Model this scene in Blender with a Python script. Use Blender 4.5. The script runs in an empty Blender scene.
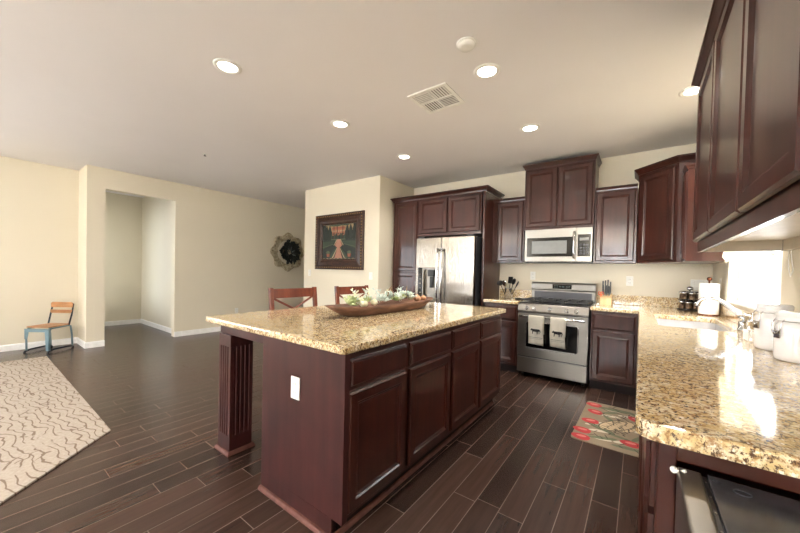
import bpy, bmesh, math, random
from mathutils import Vector, Matrix
random.seed(7)
PI = math.pi
S = bpy.context.scene
COL = S.collection

# ------------------------------------------------------------------ camera
CAM_H = 1.25
def make_camera():
    yaw, p, r = map(math.radians, (36.41, -0.914, 1.33))
    sy, cy = math.sin(yaw), math.cos(yaw)
    f = Vector((-sy*math.cos(p), cy*math.cos(p), math.sin(p)))
    rt = Vector((cy, sy, 0)); up = rt.cross(f)
    c, s = math.cos(r), math.sin(r)
    rt2 = c*rt + s*up; up2 = -s*rt + c*up
    cam = bpy.data.cameras.new('camera'); o = bpy.data.objects.new('camera', cam); COL.objects.link(o)
    m = Matrix((( rt2.x, up2.x, -f.x, 0), (rt2.y, up2.y, -f.y, 0), (rt2.z, up2.z, -f.z, CAM_H), (0, 0, 0, 1)))
    o.matrix_world = m
    cam.sensor_width = 36; cam.lens = 325.5*36/800; cam.shift_y = 10.25/800; cam.clip_start = .02
    S.camera = o
make_camera()

# ------------------------------------------------------------------ light
S.view_settings.view_transform = 'Standard'; S.view_settings.look = 'None'
S.view_settings.gamma = 1; S.view_settings.use_curve_mapping = False
S.view_settings.exposure = 1.15
w = bpy.data.worlds.new('sky'); S.world = w; w.use_nodes = True
w.node_tree.nodes['Background'].inputs[0].default_value = (.80, .90, 1.0, 1)
w.node_tree.nodes['Background'].inputs[1].default_value = 3.0
def area(name, loc, rot, sx, sy, power, col):
    l = bpy.data.lights.new(name, 'AREA'); l.shape = 'RECTANGLE'; l.size = sx; l.size_y = sy
    l.energy = power; l.color = col
    o = bpy.data.objects.new(name, l); o.location = loc; o.rotation_euler = rot; COL.objects.link(o); return o
sun = bpy.data.lights.new('sun', 'SUN'); sun.energy = 1.6; sun.angle = .01; sun.color = (1, .96, .88)
so = bpy.data.objects.new('sun', sun); COL.objects.link(so); so.location = (5, 0, 6)
so.rotation_euler = Vector((-.62, .25, -.78)).to_track_quat('-Z', 'Y').to_euler()
# patio, rear, west: added fill lamps, tilted upward; hall, sink: daylight at windows
UP = math.radians(24)
area('fill_patio', (-4.2, -3.40, 1.25), (PI/2+UP*1.2, 0, PI-.25), 1.5, 2.2, 270, (.97, .98, 1))
area('fill_rear', (-.62, -3.40, 1.45), (PI/2+UP, 0, PI), 1.0, 1.6, 270, (.97, .98, 1))
area('fill_west', (-7.05, -1.9, 1.4), (0, -PI/2-UP, 0), 1.7, 1.7, 22, (.97, .98, 1))
area('daylight_hall', (-8.05, 1.24, 1.4), (PI/2, 0, PI), 1.0, 1.7, 11, (.95, .98, 1))
area('daylight_sink', (.80, 3.32, 1.7), (0, PI/2, 0), 1.2, 1.25, 26, (1, 1, 1))

# ------------------------------------------------------------------ materials
def s2l(c):
    return tuple(((v/255)/12.92 if v <= 10 else (((v/255)+.055)/1.055)**2.4) for v in c) + (1,)
class NT:
    def __init__(s, name):
        s.m = bpy.data.materials.new(name); s.m.use_nodes = True; s.t = s.m.node_tree; s.b = s.t.nodes['Principled BSDF']
    def n(s, typ, **kw):
        x = s.t.nodes.new(typ)
        for k, v in kw.items(): setattr(x, k, v)
        return x
    def l(s, a, b): s.t.links.new(a, b)
    def coords(s, kind='Object', scale=(1, 1, 1), loc=(0, 0, 0), rot=(0, 0, 0)):
        c = s.n('ShaderNodeTexCoord'); m = s.n('ShaderNodeMapping')
        m.inputs['Scale'].default_value = scale; m.inputs['Location'].default_value = loc; m.inputs['Rotation'].default_value = rot
        s.l(c.outputs[kind], m.inputs[0]); return m.outputs[0]
    def noise(s, vec, scale, detail=4, rough=.55, dist=0):
        x = s.n('ShaderNodeTexNoise'); x.inputs['Scale'].default_value = scale; x.inputs['Detail'].default_value = detail
        x.inputs['Roughness'].default_value = rough; x.inputs['Distortion'].default_value = dist
        s.l(vec, x.inputs['Vector']); return x.outputs['Fac']
    def ramp(s, fac, stops, interp='LINEAR'):
        x = s.n('ShaderNodeValToRGB'); x.color_ramp.interpolation = interp
        e = x.color_ramp.elements
        while len(e) > 1: e.remove(e[-1])
        e[0].position = stops[0][0]; e[0].color = stops[0][1]
        for p, c in stops[1:]:
            q = e.new(p); q.color = c
        s.l(fac, x.inputs[0]); return x.outputs[0]
    def mix(s, fac, a, b, blend='MIX'):
        x = s.n('ShaderNodeMix', data_type='RGBA', blend_type=blend)
        for sock, v in ((x.inputs[0], fac), (x.inputs[6], a), (x.inputs[7], b)):
            if hasattr(v, 'links'): s.l(v, sock)
            else: sock.default_value = v
        return x.outputs[2]
    def bump(s, h, strength=.2, dist=.01):
        x = s.n('ShaderNodeBump'); x.inputs['Strength'].default_value = strength; x.inputs['Distance'].default_value = dist
        s.l(h, x.inputs['Height']); s.l(x.outputs[0], s.b.inputs['Normal'])
    def set(s, **kw):
        for k, v in kw.items():
            s.b.inputs[k.replace('_', ' ')].default_value = v
        return s
W1 = (1, 1, 1, 1); K = (0, 0, 0, 1)
def plain(name, rgb, rough=.5, metal=0, **kw):
    t = NT(name); v = t.coords(); f = t.noise(v, 14, 3)
    c = s2l(rgb); a = tuple(x*.94 for x in c[:3])+(1,); b = tuple(min(1, x*1.06) for x in c[:3])+(1,)
    t.l(t.ramp(f, [(.3, a), (.7, b)]), t.b.inputs['Base Color'])
    t.set(Roughness=rough, Metallic=metal, **kw); return t.m
def wall_paint(name, rgb):
    t = NT(name); v = t.coords()
    c = s2l(rgb)
    t.l(t.ramp(t.noise(v, 1.2, 2), [(.3, tuple(x*.97 for x in c[:3])+(1,)), (.7, c)]), t.b.inputs['Base Color'])
    t.set(Roughness=.75); t.bump(t.noise(v, 90, 3), .12, .004); return t.m
def wood(name, dark, light, rough=.28, coat=.35, scale=(20, 20, 1.6)):
    t = NT(name); v = t.coords(scale=scale)
    g = t.noise(v, 1.0, 5, .5, .3)
    c = t.ramp(g, [(.25, s2l(dark)), (.75, s2l(light))])
    v2 = t.coords(scale=(1, 1, 1)); m = t.ramp(t.noise(v2, 5, 4), [(.3, (.74, .72, .72, 1)), (.7, (1.2, 1.2, 1.2, 1))])
    t.l(t.mix(1, c, m, 'MULTIPLY'), t.b.inputs['Base Color'])
    t.set(Roughness=rough, Coat_Weight=coat, Coat_Roughness=.09, Specular_IOR_Level=.3); t.bump(g, .04, .002); return t.m
def granite(name):
    t = NT(name); v = t.coords()
    big = t.noise(v, 30, 4, .65, .4)
    base = t.ramp(big, [(.30, s2l((190, 160, 108))), (.46, s2l((213, 189, 142))), (.60, s2l((228, 214, 184))), (.8, s2l((204, 178, 132)))])
    med = t.noise(t.coords(scale=(1, 1.6, 1), loc=(3, 1, 2)), 55, 5, .7, .4)
    base = t.mix(t.ramp(med, [(.49, K), (.60, (.9,.9,.9,1))]), base, s2l((140, 100, 60)))
    drk = t.noise(t.coords(scale=(1.5, 1, 1), loc=(7, 4, 5)), 85, 5, .7, .3)
    base = t.mix(t.ramp(drk, [(.54, K), (.585, W1)]), base, s2l((88, 66, 48)))
    wht = t.noise(t.coords(loc=(1, 9, 5)), 70, 5, .6)
    base = t.mix(t.ramp(wht, [(.60, K), (.66, W1)]), base, s2l((240, 232, 214)))
    t.l(base, t.b.inputs['Base Color'])
    t.set(Roughness=.09, Specular_IOR_Level=.6, Coat_Weight=.3, Coat_Roughness=.03); return t.m
def floor_mat(name):
    t = NT(name)
    c = t.n('ShaderNodeTexCoord'); sp = t.n('ShaderNodeSeparateXYZ'); cb = t.n('ShaderNodeCombineXYZ')
    t.l(c.outputs['Object'], sp.inputs[0])
    ax = t.n('ShaderNodeMath', operation='ADD'); ax.inputs[1].default_value = .82+.127*200
    t.l(sp.outputs[0], ax.inputs[0]); t.l(sp.outputs[1], cb.inputs[0]); t.l(ax.outputs[0], cb.inputs[1])
    br = t.n('ShaderNodeTexBrick'); br.offset = .37; br.offset_frequency = 3; br.squash = .8; br.squash_frequency = 2
    br.inputs['Scale'].default_value = 1; br.inputs['Brick Width'].default_value = 1.05; br.inputs['Row Height'].default_value = .127
    br.inputs['Mortar Size'].default_value = .0022; br.inputs['Mortar Smooth'].default_value = .3; br.inputs['Bias'].default_value = 0
    br.inputs['Color1'].default_value = s2l((52, 37, 32)); br.inputs['Color2'].default_value = s2l((76, 55, 47)); br.inputs['Mortar'].default_value = s2l((132, 114, 104))  # light seam colour stands in for gloss on the plank bevels
    t.l(cb.outputs[0], br.inputs['Vector'])
    g = t.noise(t.coords(scale=(34, 2.0, 34)), 1.0, 5, .6, 0)
    gr = t.ramp(g, [(.25, (.66, .65, .64, 1)), (.75, (1.22, 1.21, 1.2, 1))])
    t.l(t.mix(1, br.outputs['Color'], gr, 'MULTIPLY'), t.b.inputs['Base Color'])
    rr = t.ramp(t.noise(t.coords(scale=(8, 1.5, 1)), 2, 3), [(.3, (.24,)*3+(1,)), (.7, (.28,)*3+(1,))])
    
    h = t.mix(1, t.mix(.8, (1, 1, 1, 1), t.noise(t.coords(scale=(9, 1.5, 9)), 1, 2)), br.outputs['Fac'], 'SUBTRACT'); t.bump(h, .5, .004)
    t.set(Specular_IOR_Level=.5, Roughness=.25); return t.m
def steel(name, rgb=(200, 194, 186), rough=.26, stretch=(1, 1, 60), wav=.03):
    t = NT(name); v = t.coords(scale=stretch); f = t.noise(v, 6, 3)
    c = s2l(rgb); t.l(t.ramp(f, [(.3, tuple(x*.9 for x in c[:3])+(1,)), (.7, c)]), t.b.inputs['Base Color'])
    t.set(Metallic=1, Roughness=rough); t.bump(f, wav, .001 if wav < .1 else .004); return t.m
def rug_mat(name):
    t = NT(name)
    v = t.coords(scale=(1, 1, 1), rot=(0, 0, -.12))
    wv = t.n('ShaderNodeTexWave', wave_type='BANDS', bands_direction='Y', wave_profile='SIN')
    wv.inputs['Scale'].default_value = 6.4; wv.inputs['Distortion'].default_value = 8; wv.inputs['Detail'].default_value = 1.5
    wv.inputs['Detail Scale'].default_value = 1.1; wv.inputs['Detail Roughness'].default_value = .4
    t.l(v, wv.inputs['Vector'])
    line = t.ramp(wv.outputs['Fac'], [(.0, W1), (.04, W1), (.10, K)])
    brk = t.ramp(t.noise(t.coords(), 4, 2), [(.36, K), (.42, W1)])
    w2 = t.n('ShaderNodeTexWave', wave_type='BANDS', bands_direction='Y'); w2.inputs['Scale'].default_value = 4.6; w2.inputs['Distortion'].default_value = 12; w2.inputs['Detail'].default_value = 1; w2.inputs['Detail Scale'].default_value = 1.6
    t.l(t.coords(loc=(3.3, 1.7, 0), rot=(0, 0, .35)), w2.inputs['Vector'])
    l2 = t.mix(1, t.ramp(w2.outputs['Fac'], [(.0, W1), (.05, W1), (.11, K)]), t.ramp(t.noise(t.coords(loc=(5, 2, 0)), 6, 1), [(.57, K), (.61, W1)]), 'MULTIPLY')
    f = t.mix(1, t.mix(1, line, brk, 'MULTIPLY'), l2, 'LIGHTEN')
    base = t.ramp(t.noise(t.coords(), 60, 4), [(.3, s2l((166, 153, 140))), (.7, s2l((184, 172, 158)))])
    t.l(t.mix(f, base, s2l((124, 107, 91))), t.b.inputs['Base Color'])
    t.set(Roughness=.95); t.bump(t.noise(t.coords(), 260, 2), .5, .004); return t.m
def glass_pane(name, tint=(1, 1, 1, 1), gl=.08):
    t = NT(name); t.t.nodes.remove(t.b)
    tr = t.n('ShaderNodeBsdfTransparent'); tr.inputs[0].default_value = tint; gs = t.n('ShaderNodeBsdfGlossy'); gs.inputs['Roughness'].default_value = .02
    mx = t.n('ShaderNodeMixShader'); mx.inputs[0].default_value = gl
    t.l(tr.outputs[0], mx.inputs[1]); t.l(gs.outputs[0], mx.inputs[2]); t.l(mx.outputs[0], t.t.nodes['Material Output'].inputs[0]); return t.m
def emit(name, rgb, st):
    t = NT(name); t.set(Emission_Color=s2l(rgb), Emission_Strength=st, Base_Color=s2l(rgb)); return t.m
def leafy(name, a, b):
    t = NT(name); t.l(t.ramp(t.noise(t.coords(), 25, 3), [(.35, s2l(a)), (.65, s2l(b))]), t.b.inputs['Base Color']); t.set(Roughness=.55); return t.m

M = dict(
    wall=wall_paint('cream_wall_paint', (229, 220, 200)), ceil=wall_paint('ceiling_paint', (238, 234, 233)),
    trimw=plain('white_trim_paint', (248, 247, 245), .4), floor=floor_mat('dark_plank_floor'),
    wood=wood('cherry_cabinet_wood', (46, 18, 13), (68, 32, 23), .34, .45), woodp=wood('scuffed_cabinet_panel', (50, 22, 21), (68, 34, 32), .38, .2),
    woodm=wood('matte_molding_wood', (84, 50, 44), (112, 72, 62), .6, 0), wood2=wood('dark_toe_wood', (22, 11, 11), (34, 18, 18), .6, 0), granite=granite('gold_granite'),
    chairw=wood('chair_brown_wood', (88, 40, 26), (132, 70, 48), .3, .3), bowlw=wood('carved_bowl_wood', (72, 48, 36), (136, 98, 76), .65, 0, (4, 26, 26)),
    slat=wood('honey_slat_wood', (150, 104, 66), (196, 146, 102), .45, .1, (4, 4, 30)), blockw=wood('pale_block_wood', (206, 172, 124), (232, 204, 158), .5, .05),
    steel=steel('brushed_steel', (144, 140, 134), .30), steelv=steel('brushed_steel_upright', (136, 130, 122), .15, (14, 14, .6), .5), chrome=steel('polished_chrome', (214, 216, 220), .08), 
    satin=plain('satin_black_glass', (46, 46, 52), .22), black=plain('black_plastic', (18, 18, 20), .3), blackgl=plain('black_glass', (10, 10, 12), .08, 0, Specular_IOR_Level=.35), castiron=plain('cast_iron', (20, 20, 21), .5),
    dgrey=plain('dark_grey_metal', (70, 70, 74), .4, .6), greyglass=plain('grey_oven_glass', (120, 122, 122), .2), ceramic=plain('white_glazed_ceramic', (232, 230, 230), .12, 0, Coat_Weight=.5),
    white=plain('white_plastic', (238, 236, 230), .4), paper=plain('paper_towel_white', (244, 242, 238), .9), slot=plain('slot_dark', (90, 84, 78), .6),
    towel=plain('white_towel_cotton', (232, 226, 214), .95), motif=plain('towel_print_black', (34, 32, 34), .9), motif2=plain('towel_stripe_grey', (120, 116, 112), .9),
    under=plain('cabinet_underside_laminate', (214, 206, 192), .45), rug=rug_mat('wavy_line_rug'), bluem=plain('worn_blue_metal', (120, 146, 156), .45, .3),
    bluemd=plain('dark_worn_metal', (42, 50, 58), .45, .4), glass=glass_pane('window_glass'), lamp=emit('lit_lamp_diffuser', (255, 246, 232), 5),
    shade=plain('cream_shade_fabric', (228, 220, 200), .9), clear=glass_pane('clear_jar_glass', (.9, .9, .88, 1), .2),
    gildlt=wood('carved_pale_plaster', (140, 124, 94), (226, 214, 184), .6, 0, (20, 20, 20)), leafdk=leafy('wreath_leaves', (14, 20, 18), (38, 46, 42)),
    frame=wood('carved_dark_frame', (30, 18, 12), (78, 46, 30), .4, .2, (30, 30, 30)), gold=plain('gilt_bead', (150, 118, 66), .4, .5),
    succ=leafy('pale_succulent', (186, 204, 194), (226, 232, 222)), succg=leafy('green_succulent', (150, 168, 112), (196, 204, 150)), cream=leafy('cream_blossom', (222, 218, 180), (240, 236, 210)),
    stem=leafy('brown_twig', (110, 84, 60), (150, 120, 90)), peach=leafy('peach_pod', (190, 140, 104), (214, 170, 134)),
    ground=plain('pale_patio', (214, 206, 192), .9), hedge=leafy('hedge_green', (120, 140, 96), (170, 184, 140)), spice=leafy('spices', (84, 60, 44), (150, 124, 96)),
    orange=plain('orange_plastic', (226, 96, 50), .4), led=emit('display_digits', (110, 130, 130), .03), copper=plain('copper_knob', (120, 70, 48), .25, .8),
)

# ------------------------------------------------------------------ mesh helpers
def NB(): return bmesh.new()
def merge(bm, t, mat=None, mi=0):
    if mat is not None: bmesh.ops.transform(t, matrix=mat, verts=t.verts)
    for f in t.faces: f.material_index = mi
    me = bpy.data.meshes.new('tmp'); t.to_mesh(me); t.free(); 
    bm.from_mesh(me); bpy.data.meshes.remove(me)
def bx(bm, x0, x1, y0, y1, z0, z1, bev=0, mi=0, mat=None, seg=2):
    t = bmesh.new(); bmesh.ops.create_cube(t, size=1)
    for v in t.verts: v.co = Vector(((x0+x1)/2+v.co.x*(x1-x0), (y0+y1)/2+v.co.y*(y1-y0), (z0+z1)/2+v.co.z*(z1-z0)))
    if bev: bmesh.ops.bevel(t, geom=t.edges[:], offset=bev, segments=seg, profile=.6, affect='EDGES')
    merge(bm, t, mat, mi); return bm
def box(*a, **k): return bx(NB(), *a, **k)
def tube(bm, pts, r, seg=10, cap=True, mi=0, mat=None):
    t = bmesh.new(); pts = [Vector(p) for p in pts]; n = len(pts); rings = []
    rr = r if isinstance(r, (list, tuple)) else [r]*n
    prev = None
    for i, p in enumerate(pts):
        d = (pts[min(i+1, n-1)]-pts[max(i-1, 0)]).normalized()
        if prev is None:
            u = d.orthogonal().normalized()
        else:
            u = (prev - d*prev.dot(d)).normalized()
        prev = u; w_ = d.cross(u)
        rings.append([t.verts.new(p+(u*math.cos(2*PI*k/seg)+w_*math.sin(2*PI*k/seg))*rr[i]) for k in range(seg)])
    for a, b in zip(rings, rings[1:]):
        for k in range(seg): t.faces.new((a[k], a[(k+1) % seg], b[(k+1) % seg], b[k]))
    if cap: t.faces.new(rings[0][::-1]); t.faces.new(rings[-1])
    for f in t.faces: f.smooth = len(f.verts) == 4
    merge(bm, t, mat, mi); return bm
def lathe(bm, prof, seg=28, mi=0, mat=None, off=(0, 0, 0), ring=False):
    t = bmesh.new(); rings = []
    for r, z in prof:
        rings.append([t.verts.new((off[0]+max(r, 1e-4)*math.cos(2*PI*k/seg), off[1]+max(r, 1e-4)*math.sin(2*PI*k/seg), off[2]+z)) for k in range(seg)])
    for a, b in zip(rings, rings[1:]):
        for k in range(seg):
            f = t.faces.new((a[k], a[(k+1) % seg], b[(k+1) % seg], b[k])); f.smooth = True
    if not ring: t.faces.new(rings[0][::-1]); t.faces.new(rings[-1])
    else: bmesh.ops.recalc_face_normals(t, faces=t.faces)
    merge(bm, t, mat, mi); return bm
def prism(bm, poly, axis, a, b, bev=0, mi=0, mat=None):
    """extrude a 2D polygon; axis 'z': poly=(x,y); 'y': poly=(x,z); 'x': poly=(y,z)"""
    def P(u, v, w_): return {'z': (u, v, w_), 'y': (u, w_, v), 'x': (w_, u, v)}[axis]
    t = bmesh.new(); A = [t.verts.new(P(u, v, a)) for u, v in poly]; B_ = [t.verts.new(P(u, v, b)) for u, v in poly]
    t.faces.new(A); t.faces.new(B_[::-1]); n = len(poly)
    for i in range(n): t.faces.new((A[i], B_[i], B_[(i+1) % n], A[(i+1) % n]))
    bmesh.ops.recalc_face_normals(t, faces=t.faces)
    if bev: bmesh.ops.bevel(t, geom=[e for e in t.edges if len(e.link_faces) == 2 and any(len(f.verts) == n and n > 4 or abs(f.normal['xyz'.index(axis)]) > .9 for f in e.link_faces)], offset=bev, segments=3, profile=.6, affect='EDGES')
    merge(bm, t, mat, mi); return bm
def panel(bm, x0, x1, z0, z1, y, rings, mi=0, mat=None):
    """profiled front facing -Y, back plane at y"""
    t = bmesh.new(); R = []
    for ins, dep in rings:
        R.append([t.verts.new((a, y-dep, b)) for a, b in ((x0+ins, z0+ins), (x1-ins, z0+ins), (x1-ins, z1-ins), (x0+ins, z1-ins))])
    t.faces.new(R[0][::-1])
    for A, B_ in zip(R, R[1:]):
        for k in range(4): t.faces.new((A[k], A[(k+1) % 4], B_[(k+1) % 4], B_[k]))
    t.faces.new(R[-1]); bmesh.ops.recalc_face_normals(t, faces=t.faces)
    merge(bm, t, mat, mi); return bm
DOOR = [(0, 0), (0, .012), (.004, .015), (.009, .020), (.050, .020), (.057, .014), (.062, .015), (.070, .009)]
DRAWER = [(0, 0), (0, .010), (.010, .012), (.016, .020)]
def sweep(bm, path, prof, mi=0, closed=False):
    """profile (outward, z) swept along an XY path; outward is to the right of travel"""
    t = bmesh.new(); n = len(path); P = [Vector((p[0], p[1])) for p in path]; R = []
    for i, p in enumerate(P):
        dirs = []
        if i > 0: dirs.append((P[i]-P[i-1]).normalized())
        if i < n-1: dirs.append((P[i+1]-P[i]).normalized())
        ns = [Vector((d.y, -d.x)) for d in dirs]
        nn = sum(ns, Vector((0, 0))); nn.normalize(); k = 1/max(.3, nn.dot(ns[0]))
        R.append([t.verts.new((p.x+nn.x*k*o, p.y+nn.y*k*o, z)) for o, z in prof])
    m = len(prof)
    for A, B_ in zip(R, R[1:]):
        for j in range(m): t.faces.new((A[j], A[(j+1) % m], B_[(j+1) % m], B_[j]))
    t.faces.new(R[0][::-1]); t.faces.new(R[-1]); bmesh.ops.recalc_face_normals(t, faces=t.faces)
    merge(bm, t, None, mi); return bm
def obj(name, bm, mats, parent=None, loc=None, rotz=0, smooth=False):
    me = bpy.data.meshes.new(name)
    if smooth:
        for f in bm.faces: f.smooth = True
    bm.to_mesh(me); bm.free(); me.update()
    for m in (mats if isinstance(mats, (list, tuple)) else [mats]): me.materials.append(M[m] if isinstance(m, str) else m)
    o = bpy.data.objects.new(name, me); COL.objects.link(o)
    if parent: o.parent = parent
    if loc: o.location = loc
    if rotz: o.rotation_euler = (0, 0, rotz)
    return o
def tag(o, label=None, cat=None, group=None, kind=None):
    if label: o['label'] = label
    if cat: o['category'] = cat
    if group: o['group'] = group
    if kind: o['kind'] = kind
    return o
def thing(name, label, cat, loc=(0, 0, 0), rotz=0, group=None):
    o = bpy.data.objects.new(name, None); COL.objects.link(o); o.location = loc; o.rotation_euler = (0, 0, rotz); o.empty_display_size = .1
    return tag(o, label, cat, group)
def struct(name, bm, m): return tag(obj(name, bm, m), kind='structure')
def dup(root, loc, rotz=None, label=None, group=None):
    r = root.copy(); COL.objects.link(r); r.location = loc
    if rotz is not None: r.rotation_euler = (0, 0, rotz)
    if label: r['label'] = label
    if group: r['group'] = group
    for ch in list(root.children):
        c = ch.copy(); COL.objects.link(c); c.parent = r
        for g in list(ch.children):
            d = g.copy(); COL.objects.link(d); d.parent = c
    return r

# ------------------------------------------------------------------ setting
CZ = 2.72; YB = 4.76; XR = .62; XL = -6.60; XL2 = -7.15; YREAR = -3.5; YJ = 1.12
struct('floor', box(-9.2, XR+.15, YREAR-.15, 6.6, -.1, 0), 'floor')
struct('ceiling', box(-9.2, XR+.15, YREAR-.15, 6.6, CZ, CZ+.1), 'ceil')
struct('wall_back', box(-3.25, XR+.15, YB, YB+.12, 0, CZ), 'wall')
def wall_holes(bm, axis, c0, c1, u0, u1, z0, z1, holes):
    """wall slab; axis 'x' means plane of constant x (thickness c0..c1), u runs along y"""
    def add(a, b, c, d):
        if b-a < 1e-4 or d-c < 1e-4: return
        if axis == 'x': bx(bm, c0, c1, a, b, c, d)
        else: bx(bm, a, b, c0, c1, c, d)
    cur = u0
    for a, b, c, d in sorted(holes):
        add(cur, a, z0, z1); add(a, b, z0, c); add(a, b, d, z1); cur = b
    add(cur, u1, z0, z1); return bm
WY0, WY1, WZ0, WZ1 = 2.66, 3.98, 1.05, 2.30
struct('wall_right', wall_holes(NB(), 'x', XR, XR+.15, YREAR, YB, 0, CZ, [(WY0, WY1, WZ0, WZ1)]), 'wall')
AY0, AY1, AZ = 1.33, 2.26, 2.41
struct('wall_left', wall_holes(NB(), 'x', XL-.12, XL, YJ, 6.6, 0, CZ, [(AY0, AY1, 0, AZ)]), 'wall')
struct('wall_left_jog', box(XL2, XL-.12, YJ, YJ+.12, 0, CZ), 'wall')
struct('wall_left_living', wall_holes(NB(), 'x', XL2-.12, XL2, YREAR, YJ+.12, 0, CZ, [(-2.8, -1.0, .5, 2.3)]), 'wall')
PY = 3.84
struct('wall_picture', box(-5.07, -3.25, PY, PY+.12, 0, CZ), 'wall')
struct('wall_picture_side', box(-3.37, -3.25, PY+.12, YB+.12, 0, CZ), 'wall')
struct('wall_hall_side', box(-5.07, -4.95, PY+.12, 6.6, 0, CZ), 'wall')
struct('wall_hall_end', box(XL, -5.07, 6.48, 6.6, 0, CZ), 'wall')
struct('wall_alcove_back', box(-8.85, -8.73, 1.25, 2.5, 0, CZ), 'wall')
struct('wall_alcove_right', box(-8.73, XL-.12, 2.36, 2.48, 0, CZ), 'wall')
struct('wall_alcove_left', wall_holes(NB(), 'y', 1.25, 1.33, -8.85, XL2, 0, CZ, [(-8.6, -7.5, .5, 2.3)]), 'wall')
f = NB()
for p, q, r, t_ in ((-8.6, -7.5, .5, .55), (-8.6, -7.5, 2.25, 2.3), (-8.6, -8.55, .5, 2.3), (-7.55, -7.5, .5, 2.3)): bx(f, p, q, 1.27, 1.31, r, t_, .004)
o = struct('window_5', f, 'trimw'); obj('window_pane', box(-8.56, -7.54, 1.288, 1.292, .54, 2.26), 'glass', o)
struct('wall_rear', wall_holes(NB(), 'y', YREAR-.15, YREAR, XL2, XR, 0, CZ, [(-5.0, -3.4, .02, 2.4), (-1.15, -.08, .6, 2.3)]), 'wall')
def base(name, pts):
    pr = [(0, 0), (.014, 0), (.014, .075), (.010, .085), (.004, .092), (0, .092)]
    struct(name, sweep(NB(), pts, pr), 'trimw')
base('baseboard_left', [(XL2, YREAR), (XL2, YJ), (XL, YJ), (XL, AY0)])
base('baseboard_left_far', [(XL, AY1), (XL, 6.4)])
base('baseboard_alcove', [(-8.73, 1.4), (-8.73, 2.36), (XL-.02, 2.36), (XL-.0, AY1+.02)])
base('baseboard_picture', [(-5.07, 6.3), (-5.07, PY), (-3.25, PY), (-3.25, 4.1)])
base('baseboard_rear', [(XR-.02, YREAR), (-3.38, YREAR)])
# sink window in the right wall
wf = NB()
for a, b, c, d in ((WY0, WY1, WZ0, WZ0+.05), (WY0, WY1, WZ1-.05, WZ1), (WY0, WY0+.05, WZ0, WZ1), (WY1-.05, WY1, WZ0, WZ1), (2.90, 2.955, WZ0, WZ1)):
    bx(wf, XR+.06, XR+.11, a, b, c, d, .006)
win = struct('window_1', wf, 'trimw')
obj('window_pane', box(XR+.083, XR+.087, WY0+.04, WY1-.04, WZ0+.04, WZ1-.04), 'glass', win)
obj('window_sill', box(XR-.012, XR+.06, WY0+.005, WY1-.005, WZ0+.001, WZ0+.02, .004), 'trimw', win)
for i, (a, b, c, d) in enumerate(((-5.0, -3.4, .02, 2.4), (-1.15, -.08, .6, 2.3))):  # unseen rear openings, added and placed for the fill lamps
    f = NB()
    for p, q, r, s in ((a, b, c, c+.06), (a, b, d-.06, d), (a, a+.06, c, d), (b-.06, b, c, d), ((a+b)/2-.03, (a+b)/2+.03, c, d)):
        bx(f, p, q, YREAR-.11, YREAR-.05, r, s, .006)
    o = struct('window_%d' % (i+2), f, 'trimw')
    obj('window_pane', box(a+.05, b-.05, YREAR-.082, YREAR-.078, c+.05, d-.05), 'glass', o)
f = NB()
for p, q, r, t_ in ((-2.8, -1.0, .5, .56), (-2.8, -1.0, 2.24, 2.3), (-2.8, -2.74, .5, 2.3), (-1.06, -1.0, .5, 2.3), (-1.93, -1.87, .5, 2.3)): bx(f, XL2-.10, XL2-.04, p, q, r, t_, .006)
o = struct('window_4', f, 'trimw'); obj('window_pane', box(XL2-.072, XL2-.068, -2.75, -1.05, .55, 2.25), 'glass', o)  # unseen side window, added to let fill light into the living side
# outside
tag(obj('patio', box(-14, 9, -12, YREAR-.16, -.12, -.02), 'ground'), kind='structure')
tag(obj('yard', box(XR+.16, 9, YREAR-.16, 12, -.12, -.02), 'ground'), kind='structure')

# ------------------------------------------------------------------ cabinets
CROWN = [(0, 0), (.010, 0), (.012, .014), (.018, .018), (.034, .040), (.040, .046), (.046, .048), (.046, .062), (0, .062)]
CROWN_S = [(0, 0), (.008, 0), (.010, .012), (.020, .026), (.024, .028), (.024, .040), (0, .040)]
def cabinet(label, loc, rotz, wd, dp, z0, z1, doors=(), drawers=(), toe=0, crown=None, crown_path=None, side=None, name='wall_cabinet', cat='cabinet', mat='wood', group=None, bottom=False):
    t = thing(name, label, cat, loc, rotz, group)
    b = NB(); bx(b, 0, wd, 0, dp, z0, z1-(0 if not crown else 0), .0015)
    obj('cabinet_box', b, mat, t)
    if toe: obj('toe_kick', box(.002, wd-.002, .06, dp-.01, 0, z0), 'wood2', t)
    for x0, x1, a, c in doors: obj('door', panel(NB(), x0, x1, a, c, -.0005, DOOR), 'wood', t)
    for x0, x1, a, c in drawers: obj('drawer_front', panel(NB(), x0, x1, a, c, -.0005, DRAWER), 'wood', t)
    if crown:
        pth = crown_path or [(0, dp), (0, 0), (wd, 0), (wd, dp)]
        pth = pth[::1]
        zc = z1
        b = sweep(NB(), pth, [(-o if False else o, zc+z) for o, z in crown])
        cr = obj('crown_molding', b, 'wood', t)
        obj('cabinet_top', box(.002, wd-.002, .002, dp, zc, zc+.02), 'wood2', t)
    return t
# travel direction (0,dp)->(0,0)->(wd,0): right side of travel going -Y is -X (outward). ok
G = .002
# island
isl = thing('kitchen_island', 'dark cherry kitchen island with fluted posts under a gold granite top', 'kitchen island', (-1.062, 3.072, 0), PI/2)
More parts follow.
